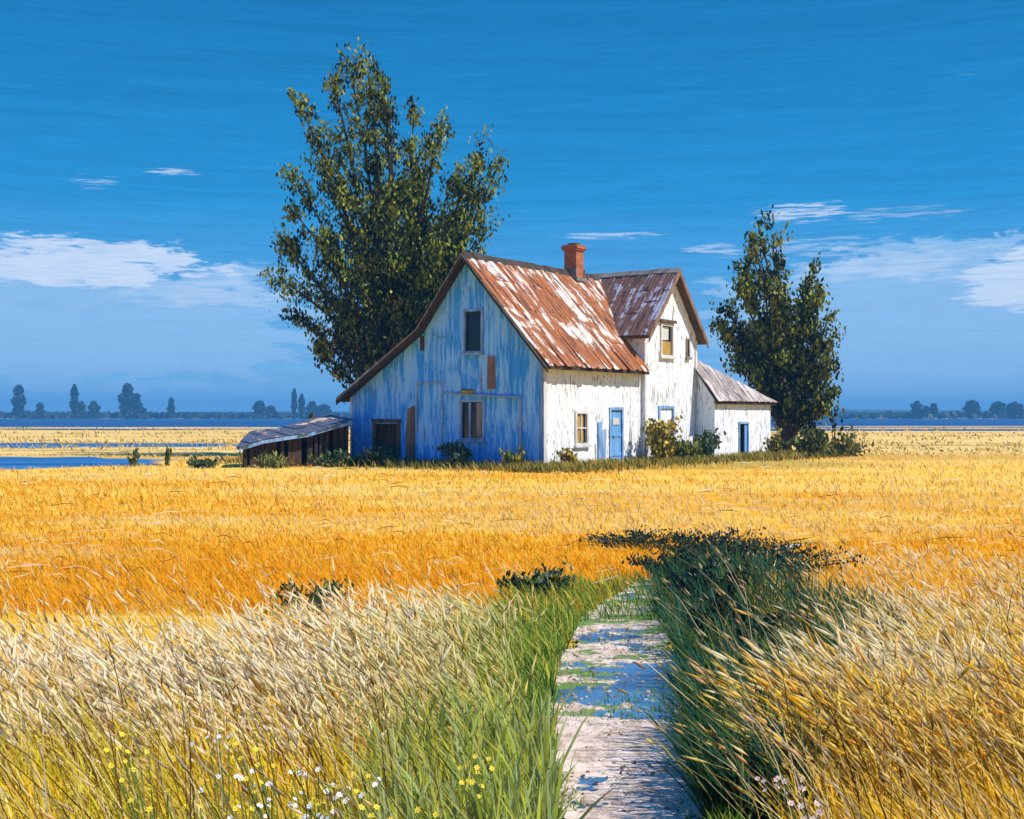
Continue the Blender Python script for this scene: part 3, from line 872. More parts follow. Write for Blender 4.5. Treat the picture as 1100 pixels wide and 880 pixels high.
def tree(name, label, cat, base, limbs, twig_n, leaf_n, leaf_l, leaf_w, cols, wts, fork=1.2, trunk_r=.3, spread=.28, t_lo=.3, twig_len=1.4, seed=1, group=None, bare=0.0, up=.5):
    rg = np.random.default_rng(seed)
    root = tag(empty(name, base), label, cat, group)
    mb = MB(); cen = []; cl = []
    wts_ = np.array(wts, float)
    top = np.array([0.0, 0.0, fork])
    mb.tube([(0, 0, -.1), (0, 0, fork * .5), (0, 0, fork + .3)], [trunk_r * 1.25, trunk_r, trunk_r * .85], 8)
    for L in limbs:
        e = np.array(L[:3], float); k = L[3] if len(L) > 3 else 1.0
        s = top * rg.uniform(.5, 1.0)
        midp = s + (e - s) * np.array([.30, .30, .55]) + rg.normal(size=3) * .25
        pts = bez(s, midp, e, np.linspace(0, 1, 9)); pts[1:-1] += rg.normal(size=(7, 3)) * .06
        r0 = trunk_r * .42
        mb.tube(pts, list(np.linspace(r0, .025, 9)), 5)
        nt = int(twig_n * k)
        for _ in range(nt):
            t = rg.uniform(t_lo, 1.0) if rg.random() < .85 else rg.uniform(t_lo * .6, t_lo)
            p = bez(s, midp, e, [t])[0]
            tan = bez(s, midp, e, [min(1, t + .05)])[0] - bez(s, midp, e, [max(0, t - .05)])[0]; tan /= np.linalg.norm(tan)
            d = tan * .8 + rg.normal(size=3) * .5 + np.array([0, 0, .55]); d /= np.linalg.norm(d)
            ln = twig_len * rg.uniform(.35, 1.0) * (1.1 - .5 * t)
            q = p + d * ln
            mb.tube([p, p + d * ln * .5 + rg.normal(size=3) * .04, q], [.016, .010, .005], 3)
            m_ = max(2, int(leaf_n * rg.uniform(.4, 1.4)))
            tt = rg.uniform(.25, 1.1, m_)[:, None]
            cen.append(p + d * ln * tt + rg.normal(size=(m_, 3)) * spread * rg.uniform(.4, 1.2))
            wt_ = wts_ * np.where(np.arange(len(cols)) < 2, 1.0, .25 + 1.5 * t ** 2); own = rg.choice(len(cols), p=wt_ / wt_.sum()); cl.append(np.where(rg.random(m_) < .62, own, rg.choice(len(cols), m_, p=wts_ / wts_.sum())))
    cen = np.concatenate(cen); cl = np.concatenate(cl); ok = cen[:, 2] > .25; cen = cen[ok]; cl = cl[ok]
    n = len(cen)
    sz = rg.uniform(.55, 1.5, n)
    # colour drifts from clump to clump through the crown
    c = np.clip(np.array(cols)[cl] * (1 + rg.normal(size=(n, 1)) * .2), .003, .9)
    v, q, cc = leaf_arrays(cen, leaf_l * sz, leaf_w * sz, c, up, rg)
    npmesh('crown', v, q, None, M['leaf'], root, cc)
    mb.build('trunk', M['bark'], root)
    return root


OLIVE = [(.010, .024, .009), (.025, .045, .010), (.19, .22, .014), (.25, .26, .020), (.44, .34, .015)]
limbs = []
rl = np.random.default_rng(77)
for (x, z) in ((-3.6, 4.6), (-4.2, 5.8), (-4.7, 7.4), (-4.6, 8.9), (-4.2, 10.2), (-4.3, 11.6), (-3.7, 13.0), (-3.9, 14.6), (-2.9, 16.4), (-2.3, 17.6), (-1.5, 17.0), (-1.2, 15.2), (-.5, 16.2), (-.3, 14.2),
               (.5, 15.2), (.4, 13), (1.1, 13.4), (2.1, 14.0), (2.5, 12.6), (3.0, 11.6), (3.7, 13.0), (4.1, 11.9), (3.8, 9.6), (3.3, 10.4), (2.7, 9.4), (2.9, 8.2), (-2.4, 12), (-1.6, 10.5), (-.4, 10.8), (.9, 10.6), (1.8, 8.6), (-2.8, 9), (-3.0, 7), (-1.5, 7.6), (0, 8.2), (1.2, 7.2), (-2.0, 5.4)):
    limbs.append((x, rl.uniform(-2.6, 2.6), z))
tree('tall_tree', 'tall dark olive tree with upswept branches behind the blue-shaded gable', 'tree', (-4.9, 53.5, 0), limbs, 28, 62, .195, .10, OLIVE, [4, 3.2, 3.6, 3.2, .3], fork=1.6, trunk_r=.42,
     spread=.24, t_lo=.30, twig_len=1.9, seed=3, up=.7)
limbs = []
for (x, z) in ((-2.5, 4.2), (-2.6, 5.6), (-2.4, 6.8), (-2.5, 7.8), (-2.1, 8.8), (-1.8, 9.7), (-1.3, 10.5), (-.8, 9.8), (-1.3, 8.8), (-.7, 8.4), (-1.7, 7.4), (-.6, 7.0), (-1.4, 6.0), (-2.0, 5.0), (-.7, 5.2),
               (1.3, 8.9), (1.2, 7.9), (.8, 7.2), (1.5, 7.2), (1.7, 6.2), (1.2, 6.2), (1.8, 5.0), (1.5, 5.0), (.5, 5.8), (1.9, 3.8), (1.6, 3.6), (1.8, 2.6), (1.0, 4.2), (0, 4), (1.3, 2.2)):
    limbs.append((x, rl.uniform(-1.6, 1.6), z))
tree('annex_tree', 'shorter olive tree with two peaks growing behind the low annex', 'tree', (12.4, 56.0, 0), limbs, 20, 56, .185, .11, OLIVE, [4, 3.2, 3.6, 3.2, .3], fork=.9, trunk_r=.26,
     spread=.2, t_lo=.25, twig_len=1.3, seed=9, up=.6)


def shrub(name, label, cat, base, rad, hgt, n, ll, lw, cols, wts, seed, group=None, stems=7, lean=0.0, up=.4, sp=.17):
    rg = np.random.default_rng(seed)
    root = tag(empty(name, base), label, cat, group)
    mb = MB(); cen = []
    for k in range(stems):
        a = rg.uniform(0, 2 * math.pi); rr = rad * math.sqrt(rg.uniform(.02, 1))
        e = np.array([math.cos(a) * rr + lean * hgt, math.sin(a) * rr, hgt * rg.uniform(.55, 1.0) * (1 - .35 * (rr / rad) ** 2)])
        s = np.array([math.cos(a) * rr * .2, math.sin(a) * rr * .2, 0.0])
        pts = bez(s, s * .5 + e * np.array([.3, .3, .6]), e, np.linspace(0, 1, 6))
        mb.tube(pts, list(np.linspace(.012 + hgt * .004, .004, 6)), 4)
        m_ = n // stems
        t = rg.uniform(.15, 1.05, m_)
        p = bez(s, s * .5 + e * np.array([.3, .3, .6]), e, t)
        cen.append(p + rg.normal(size=(m_, 3)) * rad * sp * np.array([1, 1, .6]))
    cen = np.concatenate(cen); cen = cen[cen[:, 2] > .02]
    sz = rg.uniform(.5, 1.5, len(cen))
    v, q, cc = leaf_arrays(cen, ll * sz, lw * sz, palette(len(cen), cols, wts, .2, rg), up, rg)
    npmesh('foliage', v, q, None, M['leaf'], root, cc)
    mb.build('stems', M['bark'], root)
    return root


def hl(x, y, z=0):          # farmhouse local -> world
    c, s = math.cos(HR), math.sin(HR)
    return (1.02 + c * x - s * y, 40 + s * x + c * y, z)


YEL = [(.10, .11, .02), (.26, .22, .03), (.48, .33, .03), (.60, .42, .06)]
GRN = [(.05, .085, .025), (.12, .15, .03), (.28, .26, .05), (.10, .16, .10)]
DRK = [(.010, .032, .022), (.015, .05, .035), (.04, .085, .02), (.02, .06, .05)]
shrub('flowering_bush', 'tall yellow flowered bush between the blue door and the wing window', 'bush', hl(6.4, -.9), .75, 2.1, 900, .16, .12, YEL, [2, 3, 3, 2], 51, stems=9)
shrub('flowering_bush', 'low wide olive bush below the lower wing window', 'bush', hl(8.0, -1.1), 1.0, 1.05, 1100, .16, .10, GRN + YEL[1:3], [3, 3, 2, 1, 2, 1], 52, stems=11)
shrub('leafy_bush', 'grey green leafy bush against the shaded annex side wall', 'bush', hl(9.9, -.85), .6, 1.45, 700, .17, .10, [(.05, .09, .05), (.09, .14, .09), (.16, .2, .06)], [3, 2, 1], 53)
shrub('leafy_bush', 'small pale bush to the right of the annex doorway', 'bush', hl(14.9, -1.5), .5, 1.35, 420, .15, .10, YEL + GRN, [2, 2, 1, .6, 1, 1, 1, .3], 54)
shrub('leafy_bush', 'green bush at the corner below the blue-shaded gable', 'bush', hl(-.7, .6), .55, .75, 420, .15, .08, GRN + YEL[2:], [2, 2, 2, 1, 1, 1], 55)
shrub('leafy_bush', 'dark blue green bush under the lower gable window', 'bush', hl(-.8, 2.9), .8, .8, 600, .17, .08, DRK + GRN, [2, 2, 1, 2, 1, 1, 1, 1], 56)
shrub('leafy_bush', 'yellow tipped weed clump right of the blue-shaded gable corner', 'bush', hl(.9, -.5), .45, .8, 260, .14, .08, YEL, [1, 2, 2, 2], 57)
shrub('leafy_bush', 'dark green clump in front of the low gable doorway', 'bush', hl(-.9, 5.9), .9, .65, 620, .17, .08, DRK + GRN, [1, 1, 2, 1, 2, 2, 1, 1], 58)
shrub('leafy_bush', 'rounded green bush at the foot of the annex tree', 'bush', (12.6, 51.8, 0), 1.0, 1.3, 800, .2, .13, GRN + OLIVE[1:4], [2, 2, 1, .3, 2, 2, 1], 59)
shrub('leafy_bush', 'broad olive mound right of the annex tree', 'bush', (13.9, 52.5, 0), 1.2, 1.0, 900, .2, .11, GRN + YEL[:2], [1, 2, 3, 1, 2, 2], 60)
shrub('sapling', 'thin bare sapling with few leaves right of the annex tree', 'sapling', (14.0, 53.5, 0), .8, 3.6, 46, .24, .14, OLIVE, [2, 2, 2, 1, 0], 61, stems=4, lean=.12)
shrub('sapling', 'slender yellow green sapling behind the plank shed roof', 'sapling', (-8.4, 53.0, 0), .28, 2.7, 150, .35, .10, [(.16, .17, .04), (.3, .28, .06), (.08, .11, .03)], [2, 1, 1], 62, stems=5)
shrub('dwarf_conifer', 'small pointed green shrub at the edge of the blue pond', 'shrub', (-12.9, 42.2, 0), .16, .72, 160, .16, .06, GRN[:3], [2, 2, 1], 63, stems=5, up=.9)
shrub('dwarf_conifer', 'olive pointed shrub between the pond and the plank shed', 'shrub', (-12.0, 42.8, 0), .22, .85, 190, .16, .07, [(.12, .13, .02), (.22, .19, .03), (.08, .1, .02)], [2, 2, 1], 64, stems=5, up=.9)
shrub('leafy_bush', 'dark low scrub left of the plank shed', 'bush', (-10.3, 41.3, 0), .7, .42, 380, .16, .08, DRK + GRN, [2, 2, 1, 1, 2, 2, 2, 1], 65)
shrub('leafy_bush', 'olive weeds against the plank shed front', 'bush', (-8.0, 41.2, 0), .8, .55, 420, .16, .06, GRN + YEL[:2], [1, 2, 2, 1, 2, 2], 66, up=.8)
shrub('leafy_bush', 'dark green weeds between the plank shed and the gable', 'bush', (-6.1, 42.1, 0), .8, .5, 460, .16, .07, DRK + GRN, [2, 2, 1, 1, 2, 2, 1, 1], 67)
# shrubs on the shady right bank of the path
bank = [((1.55, 16.2), .8, .26, 420, 'low dark scrub farthest out in the golden field', 70),
        ((2.45, 15.2), 1.0, .34, 900, 'dark green shrub at the bend of the path', 71),
        ((2.9, 13.6), 1.0, .36, 800, 'dark scrub trailing right into the golden field', 73),
        ((1.75, 12.6), .6, .42, 1000, 'dense dark shrub where the path narrows', 72),
        ((1.70, 10.6), .42, .52, 1500, 'blue green shrub on the right bank of the path', 74),
        ((1.55, 8.7), .36, .46, 1400, 'dark leafy clump overhanging the right path edge', 75),
        ((1.32, 6.9), .30, .40, 1300, 'teal leafy clump nearest on the right path edge', 76)]
for (x, y), rad, hg, n, lb, sd in bank:
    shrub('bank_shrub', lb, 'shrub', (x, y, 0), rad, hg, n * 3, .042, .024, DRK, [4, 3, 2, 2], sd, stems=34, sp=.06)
shrub('bank_shrub', 'small dark green tuft in the cream grass left of the path', 'shrub', (-1.75, 10.8, 0), .34, .32, 900, .045, .022, DRK + GRN[:2], [1, 1, 3, 1, 2, 2], 77)
shrub('bank_shrub', 'dark green scrub on the left bank at the head of the path', 'shrub', (.30, 11.6, 0), .42, .30, 800, .06, .03, DRK + GRN[:2], [3, 2, 2, 2, 1, 1], 78)

# ------------------------------------------------------------------ grasses
FPX = 1328.0


def to_ground(u, v): 
    y = EYE * FPX / (v - 447.0)
    return np.stack([(u - 550.0) / FPX * y, y], 1)


def path_dist(p):
    """signed distance in half widths from the path centre; + right, - left"""
    c = np.interp(p[:, 1], PY, PX); hw = np.interp(p[:, 1], PY, PW)
    return p[:, 0] - c, hw


def blades(name, p, h, wd, lean, cb, ct, kind_label, bend=.5, heads=None, hcol=None, cat='grass', m=None, spread=.28, splay=None):
    """p roots (n,2); lean mean x-lean; cb/ct colours at root and tip; heads = (length, width) of seed heads"""
    n = len(p); 
    ang = rng.uniform(0, math.pi, n)
    side = np.stack([np.cos(ang), np.sin(ang), np.zeros(n)], 1)
    lv = np.stack([lean + rng.normal(size=n) * spread, rng.normal(size=n) * spread * .8, np.zeros(n)], 1)
    if splay is not None: lv[:, :2] += splay
    r = np.concatenate([p, np.full((n, 1), -.01)], 1)
    hh = h[:, None]; up = np.array([[0, 0, 1.0]])
    def at(t): return r + up * hh * (t - .16 * t * t) + lv * hh * ((1 - bend) * t + bend * t * t)
    W = wd[:, None] * side
    p0, p1, p2, p3 = at(0), at(.4), at(.75), at(1.0)
    v = np.stack([p0 - W * .5, p0 + W * .5, p1 - W * .5, p1 + W * .5, p2 - W * .34, p2 + W * .34, p3], 1).reshape(-1, 3)
    b = (np.arange(n) * 7)[:, None]
    q = np.concatenate([b + [[0, 1, 3, 2]], b + [[2, 3, 5, 4]]]); t = b + [[4, 5, 6]]
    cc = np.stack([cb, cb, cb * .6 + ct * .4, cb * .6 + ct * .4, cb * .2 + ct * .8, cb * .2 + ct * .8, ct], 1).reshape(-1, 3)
    if heads is not None:
        d = unit(at(1.0) - at(.85)); k = len(v)
        s1 = unit(np.cross(d, rng.normal(size=(n, 3)))); s2 = np.cross(d, s1)
        hl_ = (heads[0] * rng.uniform(.6, 1.4, n))[:, None]; hw_ = (heads[1] * rng.uniform(.6, 1.4, n))[:, None]
        c0 = at(.94)
        mid = c0 + d * hl_ * .4
        hv = np.stack([c0, mid + s1 * hw_, mid + s2 * hw_, mid - s1 * hw_, mid - s2 * hw_, c0 + d * hl_], 1).reshape(-1, 3)
        hb = (k + np.arange(n) * 6)[:, None]
        ht = np.concatenate([hb + [[0, i, j]] for i, j in ((2, 1), (3, 2), (4, 3), (1, 4))] + [hb + [[5, i, j]] for i, j in ((1, 2), (2, 3), (3, 4), (4, 1))])
        v = np.concatenate([v, hv]); t = np.concatenate([t, ht]); cc = np.concatenate([cc, np.repeat(hcol, 6, 0)])
    o = npmesh(name, v, q, t, m or M['grass'], None, cc)
    tag(o, kind_label, cat, None, 'stuff')
    return o


def in_house(p):
    c, s = math.cos(HR), math.sin(HR); x = p[:, 0] - 1.02; y = p[:, 1] - 40
    lx, ly = c * x + s * y, -s * x + c * y
    a = (lx > -.05) & (lx < 10.9) & (ly > -.15) & (ly < 8.5)
    b = (lx > 10.6) & (lx < 16.3) & (ly > -.95) & (ly < 1.5)
    return a | b


def in_pond(p): return ((p[:, 0] + 21) / 8.6) ** 2 + ((p[:, 1] - 45.5) / 6.9) ** 2 < 1


def scr(n, u0, u1, v0, v1): return to_ground(rng.uniform(u0, u1, n), rng.uniform(v0, v1, n))


GOLD = [(.84, .42, .010), (.88, .50, .015), (.90, .60, .08), (.66, .30, .010), (.92, .76, .42)]
# short golden stubble over the whole field
p = scr(115000, -320, 1420, 488, 660); p = p[~(in_house(p) | in_pond(p))]
dx, hw = path_dist(p); p = p[np.abs(dx) > hw + .02]
n = len(p); h = rng.uniform(.04, .14, n) * (1 + .6 * vnoise(p, .3, 1)); wd = .004 + p[:, 1] * .0005
sw = .65 * vnoise(p @ np.array([[.10, .06], [-.05, .38]]), 1.0, 3) + .35 * vnoise(p @ np.array([[.3, .1], [-.1, 1.1]]), 1.0, 4) + np.interp(p[:, 1], [9, 16, 26, 38], [-.05, -.04, .03, .08])
wt = np.clip((sw - .46) * 7 + rng.normal(size=n) * .25, 0, 1)[:, None]
ct = palette(n, [(.90, .74, .36), (.88, .58, .10), (.72, .50, .12), (.92, .80, .50)], [3, 3, 1.2, 2], .12) * wt + palette(n, [(.84, .38, .008), (.88, .46, .012), (.70, .29, .008), (.90, .54, .04)], [3, 4, 1.2, 2], .12) * (1 - wt)
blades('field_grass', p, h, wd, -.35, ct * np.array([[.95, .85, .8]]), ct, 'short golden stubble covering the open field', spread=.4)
# lying straw
p = scr(420, -160, 1260, 484, 640); p = p[~(in_house(p) | in_pond(p))]; n = len(p)
L = rng.uniform(.10, .32, n) * (1 + p[:, 1] * .03); a = rng.normal(size=n) * .35 + np.where(p[:, 0] > 0, -.25, .1); d = np.stack([np.cos(a), np.sin(a) * 1.5, np.zeros(n)], 1)
z = rng.uniform(.03, .12, n); wv = (.002 + .00026 * p[:, 1]); c0 = np.concatenate([p, z[:, None]], 1)
s = np.stack([np.zeros(n), np.zeros(n), wv], 1); s[:, 1] = wv * .8
e1 = c0 - d * L[:, None] * .5; e2 = c0 + d * L[:, None] * .5; e2[:, 2] += rng.normal(size=n) * .05; mid = c0 + np.stack([np.zeros(n), np.zeros(n), rng.uniform(0, .05, n)], 1)
v = np.stack([e1 - s * .5, e1 + s * .5, mid - s, mid + s, e2 - s * .3, e2 + s * .3], 1).reshape(-1, 3)
b = (np.arange(n) * 6)[:, None]; q = np.concatenate([b + [[0, 2, 3, 1]], b + [[2, 4, 5, 3]]])
cc = np.repeat(palette(n, [(.86, .74, .52), (.82, .60, .24), (.24, .11, .02), (.62, .30, .03)], [4, 3, 1.2, 2], .12), 6, 0)
tag(npmesh('straw', v, q, None, M['grass'], None, cc), 'loose straw stalks lying across the golden field', 'straw', None, 'stuff')

def tufts(nt, per, u0, u1, v0, v1, rad, open_=.32):
    """roots gathered in tufts: roots, outward splay, per-root tuft height"""
    c = scr(nt, u0, u1, v0, v1); cnt = rng.integers(max(2, per // 3), per * 2, nt); i = np.repeat(np.arange(nt), cnt)
    o = rng.normal(size=(len(i), 2)) * (rad * rng.uniform(.5, 1.5, nt))[i][:, None]
    return c[i] + o, o / rad * open_ * .5, rng.uniform(.55, 1.25, nt)[i]


CREAM = [(.98, .89, .72), (.98, .84, .56), (.95, .70, .22)]
# ---- left meadow: cream seed heads
p, sp, th = tufts(1450, 11, -540, 700, 616, 830, .11); dx, hw = path_dist(p)
fall = np.clip((-dx - hw - .15) / 1.0, 0, 1)
far_edge = 8.9 + 3.6 * (vnoise(p * np.array([1, .5]), .75, 7) - .4) + .25 * p[:, 0]
ramp = np.clip((far_edge - p[:, 1]) / 2.4, -1, 1)
keep = (dx < -hw - .12) & (rng.random(len(p)) < (.2 + .8 * fall) * np.clip(.55 + .8 * ramp, .04, 1))
p, sp, th, ramp = p[keep], sp[keep], th[keep], ramp[keep]; n = len(p); dx, hw = path_dist(p); g = np.clip(1 - (-dx - hw) / 1.2, 0, 1)[:, None]
h = rng.uniform(.34, .58, n) * th * np.clip(.62 + .4 * ramp, .3, 1) * np.clip(.45 + (p[:, 1] - 6.0) * .45, .5, 1); wd = rng.uniform(.008, .017, n)
cb = palette(n, [(.86, .64, .16), (.80, .58, .06), (.88, .66, .14)], [3, 2, 2]) * (1 - g) + palette(n, [(.16, .28, .05), (.30, .40, .06)], [1, 1]) * g
ct = palette(n, CREAM, [5, 3, 1.2], .05)
ct = ct * (1 - g * .8) + palette(n, [(.46, .50, .08), (.66, .58, .12)], [1, 1]) * g * .8
blades('cream_grass', p, h, wd, -.42, cb, ct, 'tall cream seed headed grass left of the path', .6, (.16, .009), ct, splay=sp)
# low golden underlayer that runs out into the field
p = scr(33000, -540, 1750, 600, 830); dx, hw = path_dist(p); p = p[(dx < -hw - .2) | (dx > hw + .9)]; n = len(p)
ct = palette(n, [(.86, .56, .03), (.90, .66, .08), (.92, .76, .34), (.70, .58, .06)], [3, 3, 1.6, 1.2], .1)
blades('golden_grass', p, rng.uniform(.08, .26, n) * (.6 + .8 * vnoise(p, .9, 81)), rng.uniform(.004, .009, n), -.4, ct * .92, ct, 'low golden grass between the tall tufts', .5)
# ---- left near meadow: lower olive, gold and green
p = scr(13500, -820, 660, 770, 1150); dx, hw = path_dist(p); p = p[dx < -hw - .03]; n = len(p); dx, hw = path_dist(p)
edge = np.clip(1 - (-dx - hw) / .8, 0, 1)[:, None]; nz = vnoise(p, 1.3, 12)[:, None]
cb = palette(n, [(.88, .58, .02), (.66, .56, .05), (.90, .60, .03)], [3, 1.2, 3]); ct = palette(n, [(.92, .64, .03), (.95, .70, .04), (.76, .62, .05), (.95, .78, .30)], [3, 3, 1.4, 1.8], .1)
gc = palette(n, [(.26, .36, .05), (.44, .50, .07), (.34, .42, .13), (.12, .20, .05)], [2, 3, 1, 1])
gm = np.clip(edge * 1.3 + (nz > .62) * .35, 0, 1)
cb = cb * (1 - gm) + gc * .8 * gm; ct = ct * (1 - gm) + gc * 1.3 * gm
h = rng.uniform(.18, .42, n) * (.7 + .6 * vnoise(p, .9, 5)) * (1 - .25 * edge[:, 0]); wd = rng.uniform(.006, .013, n)
blades('meadow_grass', p, h, wd, -.28, cb, ct, 'yellow and green meadow grass in the near left corner', .5)
# ---- broad sage-green blades by the path
p = scr(1500, 400, 615, 800, 1060); dx, hw = path_dist(p); p = p[(dx < -hw + .02) & (dx > -hw - .75)]; n = len(p)
gc = palette(n, [(.34, .42, .16), (.42, .48, .18), (.38, .46, .07), (.56, .56, .08)], [2, 2, 2, 2], .12)
blades('sage_grass', p, rng.uniform(.3, .55, n), rng.uniform(.012, .022, n), -.12, gc * .8, gc * 1.15, 'broad sage green blades beside the left path edge', .35)
# ---- green verge both sides and tufts on the path
p = scr(15000, 540, 800, 624, 960); dx, hw = path_dist(p); ad_ = np.abs(dx)
p = p[((ad_ > hw * (.45 + .6 * vnoise(p, 2.6, 22))) & (ad_ < hw + .35)) | ((vnoise(p * np.array([.6, 1]), 2.3, 21) > .50) & (p[:, 1] > 6.6) & (ad_ < hw)) | ((p[:, 1] > 10.4) & (ad_ < hw + .2))]; n = len(p)
gc = palette(n, [(.09, .22, .04), (.18, .32, .06), (.36, .44, .09)], [2, 3, 1.5])
dx, hw = path_dist(p); ins = (np.abs(dx) < hw * .9) & (p[:, 1] < 10.2)
blades('verge_grass', p, np.where(ins, rng.uniform(.02, .07, n), rng.uniform(.08, .24, n)), rng.uniform(.005, .011, n), -.15, gc * .85, gc * 1.15, 'short green grass on and along the path')
# ---- taller green grass on the left bank
p = scr(9000, 380, 690, 632, 760); dx, hw = path_dist(p)
p = p[(dx < -hw * .9) & (dx > -hw - np.interp(p[:, 1], [7, 9, 12], [.5, .8, 1.3]) * (.5 + .9 * vnoise(p, 1.2, 23)))]; n = len(p)
gc = palette(n, [(.05, .13, .03), (.20, .30, .05), (.38, .46, .07), (.74, .6, .1)], [1.6, 3, 2.4, 1.2])
blades('bank_grass', p, rng.uniform(.10, .30, n), rng.uniform(.008, .014, n), -.3, gc * .9, gc * 1.1, 'green grass on the left bank of the path')
# ---- pebbles on the path
n = 1500; u_ = rng.random(n); y_ = rng.uniform(4.8, 10.5, n); x_ = np.interp(y_, PY, PX) + (rng.random(n) * 2 - 1) * np.interp(y_, PY, PW) * .95
rr = rng.uniform(.004, .016, n) * (rng.random(n) ** 2 * .8 + .5)
a8 = np.linspace(0, 2 * math.pi, 7)[:-1]
ring = np.stack([np.cos(a8), np.sin(a8), np.zeros(6)], 1)
cen = np.stack([x_, y_, .012 + .012 * rng.random(n)], 1)
jt = rng.uniform(.7, 1.3, (n, 6, 1))
low = cen[:, None] + ring[None] * rr[:, None, None] * jt; up_ = cen[:, None] + ring[None] * rr[:, None, None] * .6 * jt + np.array([0, 0, 1.0]) * rr[:, None, None] * .6
v = np.concatenate([low, up_], 1).reshape(-1, 3); b = (np.arange(n) * 12)[:, None]
q = np.concatenate([b + [[k, (k + 1) % 6, 6 + (k + 1) % 6, 6 + k]] for k in range(6)] + [b + [[6, 7, 8, 9]], b + [[6, 9, 10, 11]]])
tag(npmesh('pebbles', v, q, None, M['grass'], None, np.repeat(palette(n, [(.42, .34, .28), (.62, .52, .44), (.24, .2, .18)], [2, 2, 1]), 12, 0)), 'small pebbles strewn over the dirt path', 'pebbles', None, 'stuff')
# ---- dark right bank
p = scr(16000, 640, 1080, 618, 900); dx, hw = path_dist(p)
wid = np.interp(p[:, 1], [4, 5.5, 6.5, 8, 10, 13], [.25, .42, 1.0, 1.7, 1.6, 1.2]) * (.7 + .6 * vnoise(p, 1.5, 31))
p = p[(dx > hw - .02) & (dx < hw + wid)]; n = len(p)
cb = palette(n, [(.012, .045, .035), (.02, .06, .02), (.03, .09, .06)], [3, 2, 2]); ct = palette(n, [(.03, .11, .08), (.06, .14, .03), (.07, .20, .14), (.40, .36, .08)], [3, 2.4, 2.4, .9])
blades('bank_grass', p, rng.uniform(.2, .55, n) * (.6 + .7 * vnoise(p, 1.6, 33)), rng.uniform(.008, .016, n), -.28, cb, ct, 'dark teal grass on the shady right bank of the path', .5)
# ---- right meadow: cream and gold
p, sp, th = tufts(2150, 11, 690, 1750, 590, 880, .11); dx, hw = path_dist(p)
wid = np.interp(p[:, 1], [4, 5.5, 6.5, 8, 10, 13], [.22, .38, .95, 1.65, 1.55, 1.1])
far_edge = 11.0 + 4.5 * (vnoise(p * np.array([1, .5]), .6, 17) - .4); ramp = np.clip((far_edge - p[:, 1]) / 4.5, -1, 1)
k = (dx > hw + wid * rng.uniform(.7, 1.25, len(p))) & (rng.random(len(p)) < np.clip(.55 + .75 * ramp, .05, 1))
p, sp, th, ramp = p[k], sp[k], th[k], ramp[k]; n = len(p); nz = vnoise(p * np.array([.8, 1.2]), .8, 41)
h = rng.uniform(.34, .60, n) * th * np.clip(.58 + .45 * ramp, .22, 1); wd = rng.uniform(.008, .017, n)
cb = palette(n, [(.88, .60, .06), (.90, .66, .14), (.80, .56, .04)], [3, 3, 1]); m1 = np.clip((nz[:, None] - .25) * 4 + rng.normal(size=(n, 1)) * .3, 0, 1)
ct = palette(n, CREAM, [5, 3.5, 1.2], .05) * m1 + palette(n, [(.92, .66, .08), (.94, .74, .22), (.88, .56, .04)], [3, 3, 1.2], .1) * (1 - m1)
blades('wheat_grass', p, h, wd, -.50, cb, ct, 'tall pale golden grass right of the path', .6, (.15, .007), ct, splay=sp)
p = scr(11500, 760, 1950, 840, 1150); dx, hw = path_dist(p)
p = p[dx > hw + .33 * rng.uniform(.6, 1.4, len(p))]; n = len(p)
cb = palette(n, [(.88, .55, .02), (.92, .60, .03), (.70, .50, .04), (.2, .22, .03)], [3, 3, 1, .4]); ct = palette(n, [(.92, .60, .03), (.94, .66, .06), (.96, .80, .40), (.80, .54, .04)], [3, 3, 2, 1.4], .12)
blades('amber_grass', p, rng.uniform(.20, .48, n), rng.uniform(.006, .013, n), -.38, cb, ct, 'amber meadow grass in the near right corner', .5)
# ---- long single stalks, dark and pale
p = np.concatenate([scr(620, -300, 640, 720, 1080), scr(900, 760, 1450, 690, 1080)]); dx, hw = path_dist(p)
p = p[(dx < -hw - .1) | (dx > hw + .15)]; n = len(p)
dk = (rng.random(n) < .5)[:, None]
c = palette(n, [(.10, .06, .02), (.18, .10, .02), (.07, .07, .02)], [2, 2, 1]) * dk + palette(n, [(.80, .66, .40), (.74, .56, .22)], [1, 1]) * (1 - dk)
hc = c * .5 + .5 * palette(n, [(.72, .52, .22), (.84, .72, .5)], [1, 1])
blades('long_stalks', p, rng.uniform(.6, 1.02, n), rng.uniform(.004, .0065, n), -.42, c, c, 'long thin bent stalks rising above the meadow', .65, (.07, .005), hc, spread=.22)
# ---- rough grass round the house foot
u = rng.uniform(-2.2, 17.5, 9000); off = np.abs(rng.normal(size=9000)) * 1.1 + .15
pf = np.stack([u, -off - np.where(u > 10.6, .9, 0)], 1); vv = rng.uniform(-1.5, 13, 5000); pg = np.stack([-np.abs(rng.normal(size=5000)) * 1.0 - .1, vv], 1)
pl_ = np.concatenate([pf, pg]); c_, s_ = math.cos(HR), math.sin(HR)
p = np.stack([1.02 + c_ * pl_[:, 0] - s_ * pl_[:, 1], 40 + s_ * pl_[:, 0] + c_ * pl_[:, 1]], 1); p = p[~in_house(p)]; n = len(p)
lx = (p[:, 0] - 1.02) * c_ + (p[:, 1] - 40) * s_
p = p[~((lx > 4.0) & (lx < 5.2) & (rng.random(n) < .8))]; n = len(p)
ct = palette(n, [(.14, .15, .03), (.30, .26, .04), (.52, .38, .08), (.05, .09, .03), (.62, .5, .2)], [3, 3, 2.4, 1.6, 1.2])
blades('yard_grass', p, rng.uniform(.12, .42, n), rng.uniform(.02, .035, n), -.2, ct * .85, ct, 'rough olive grass along the foot of the farmhouse walls')


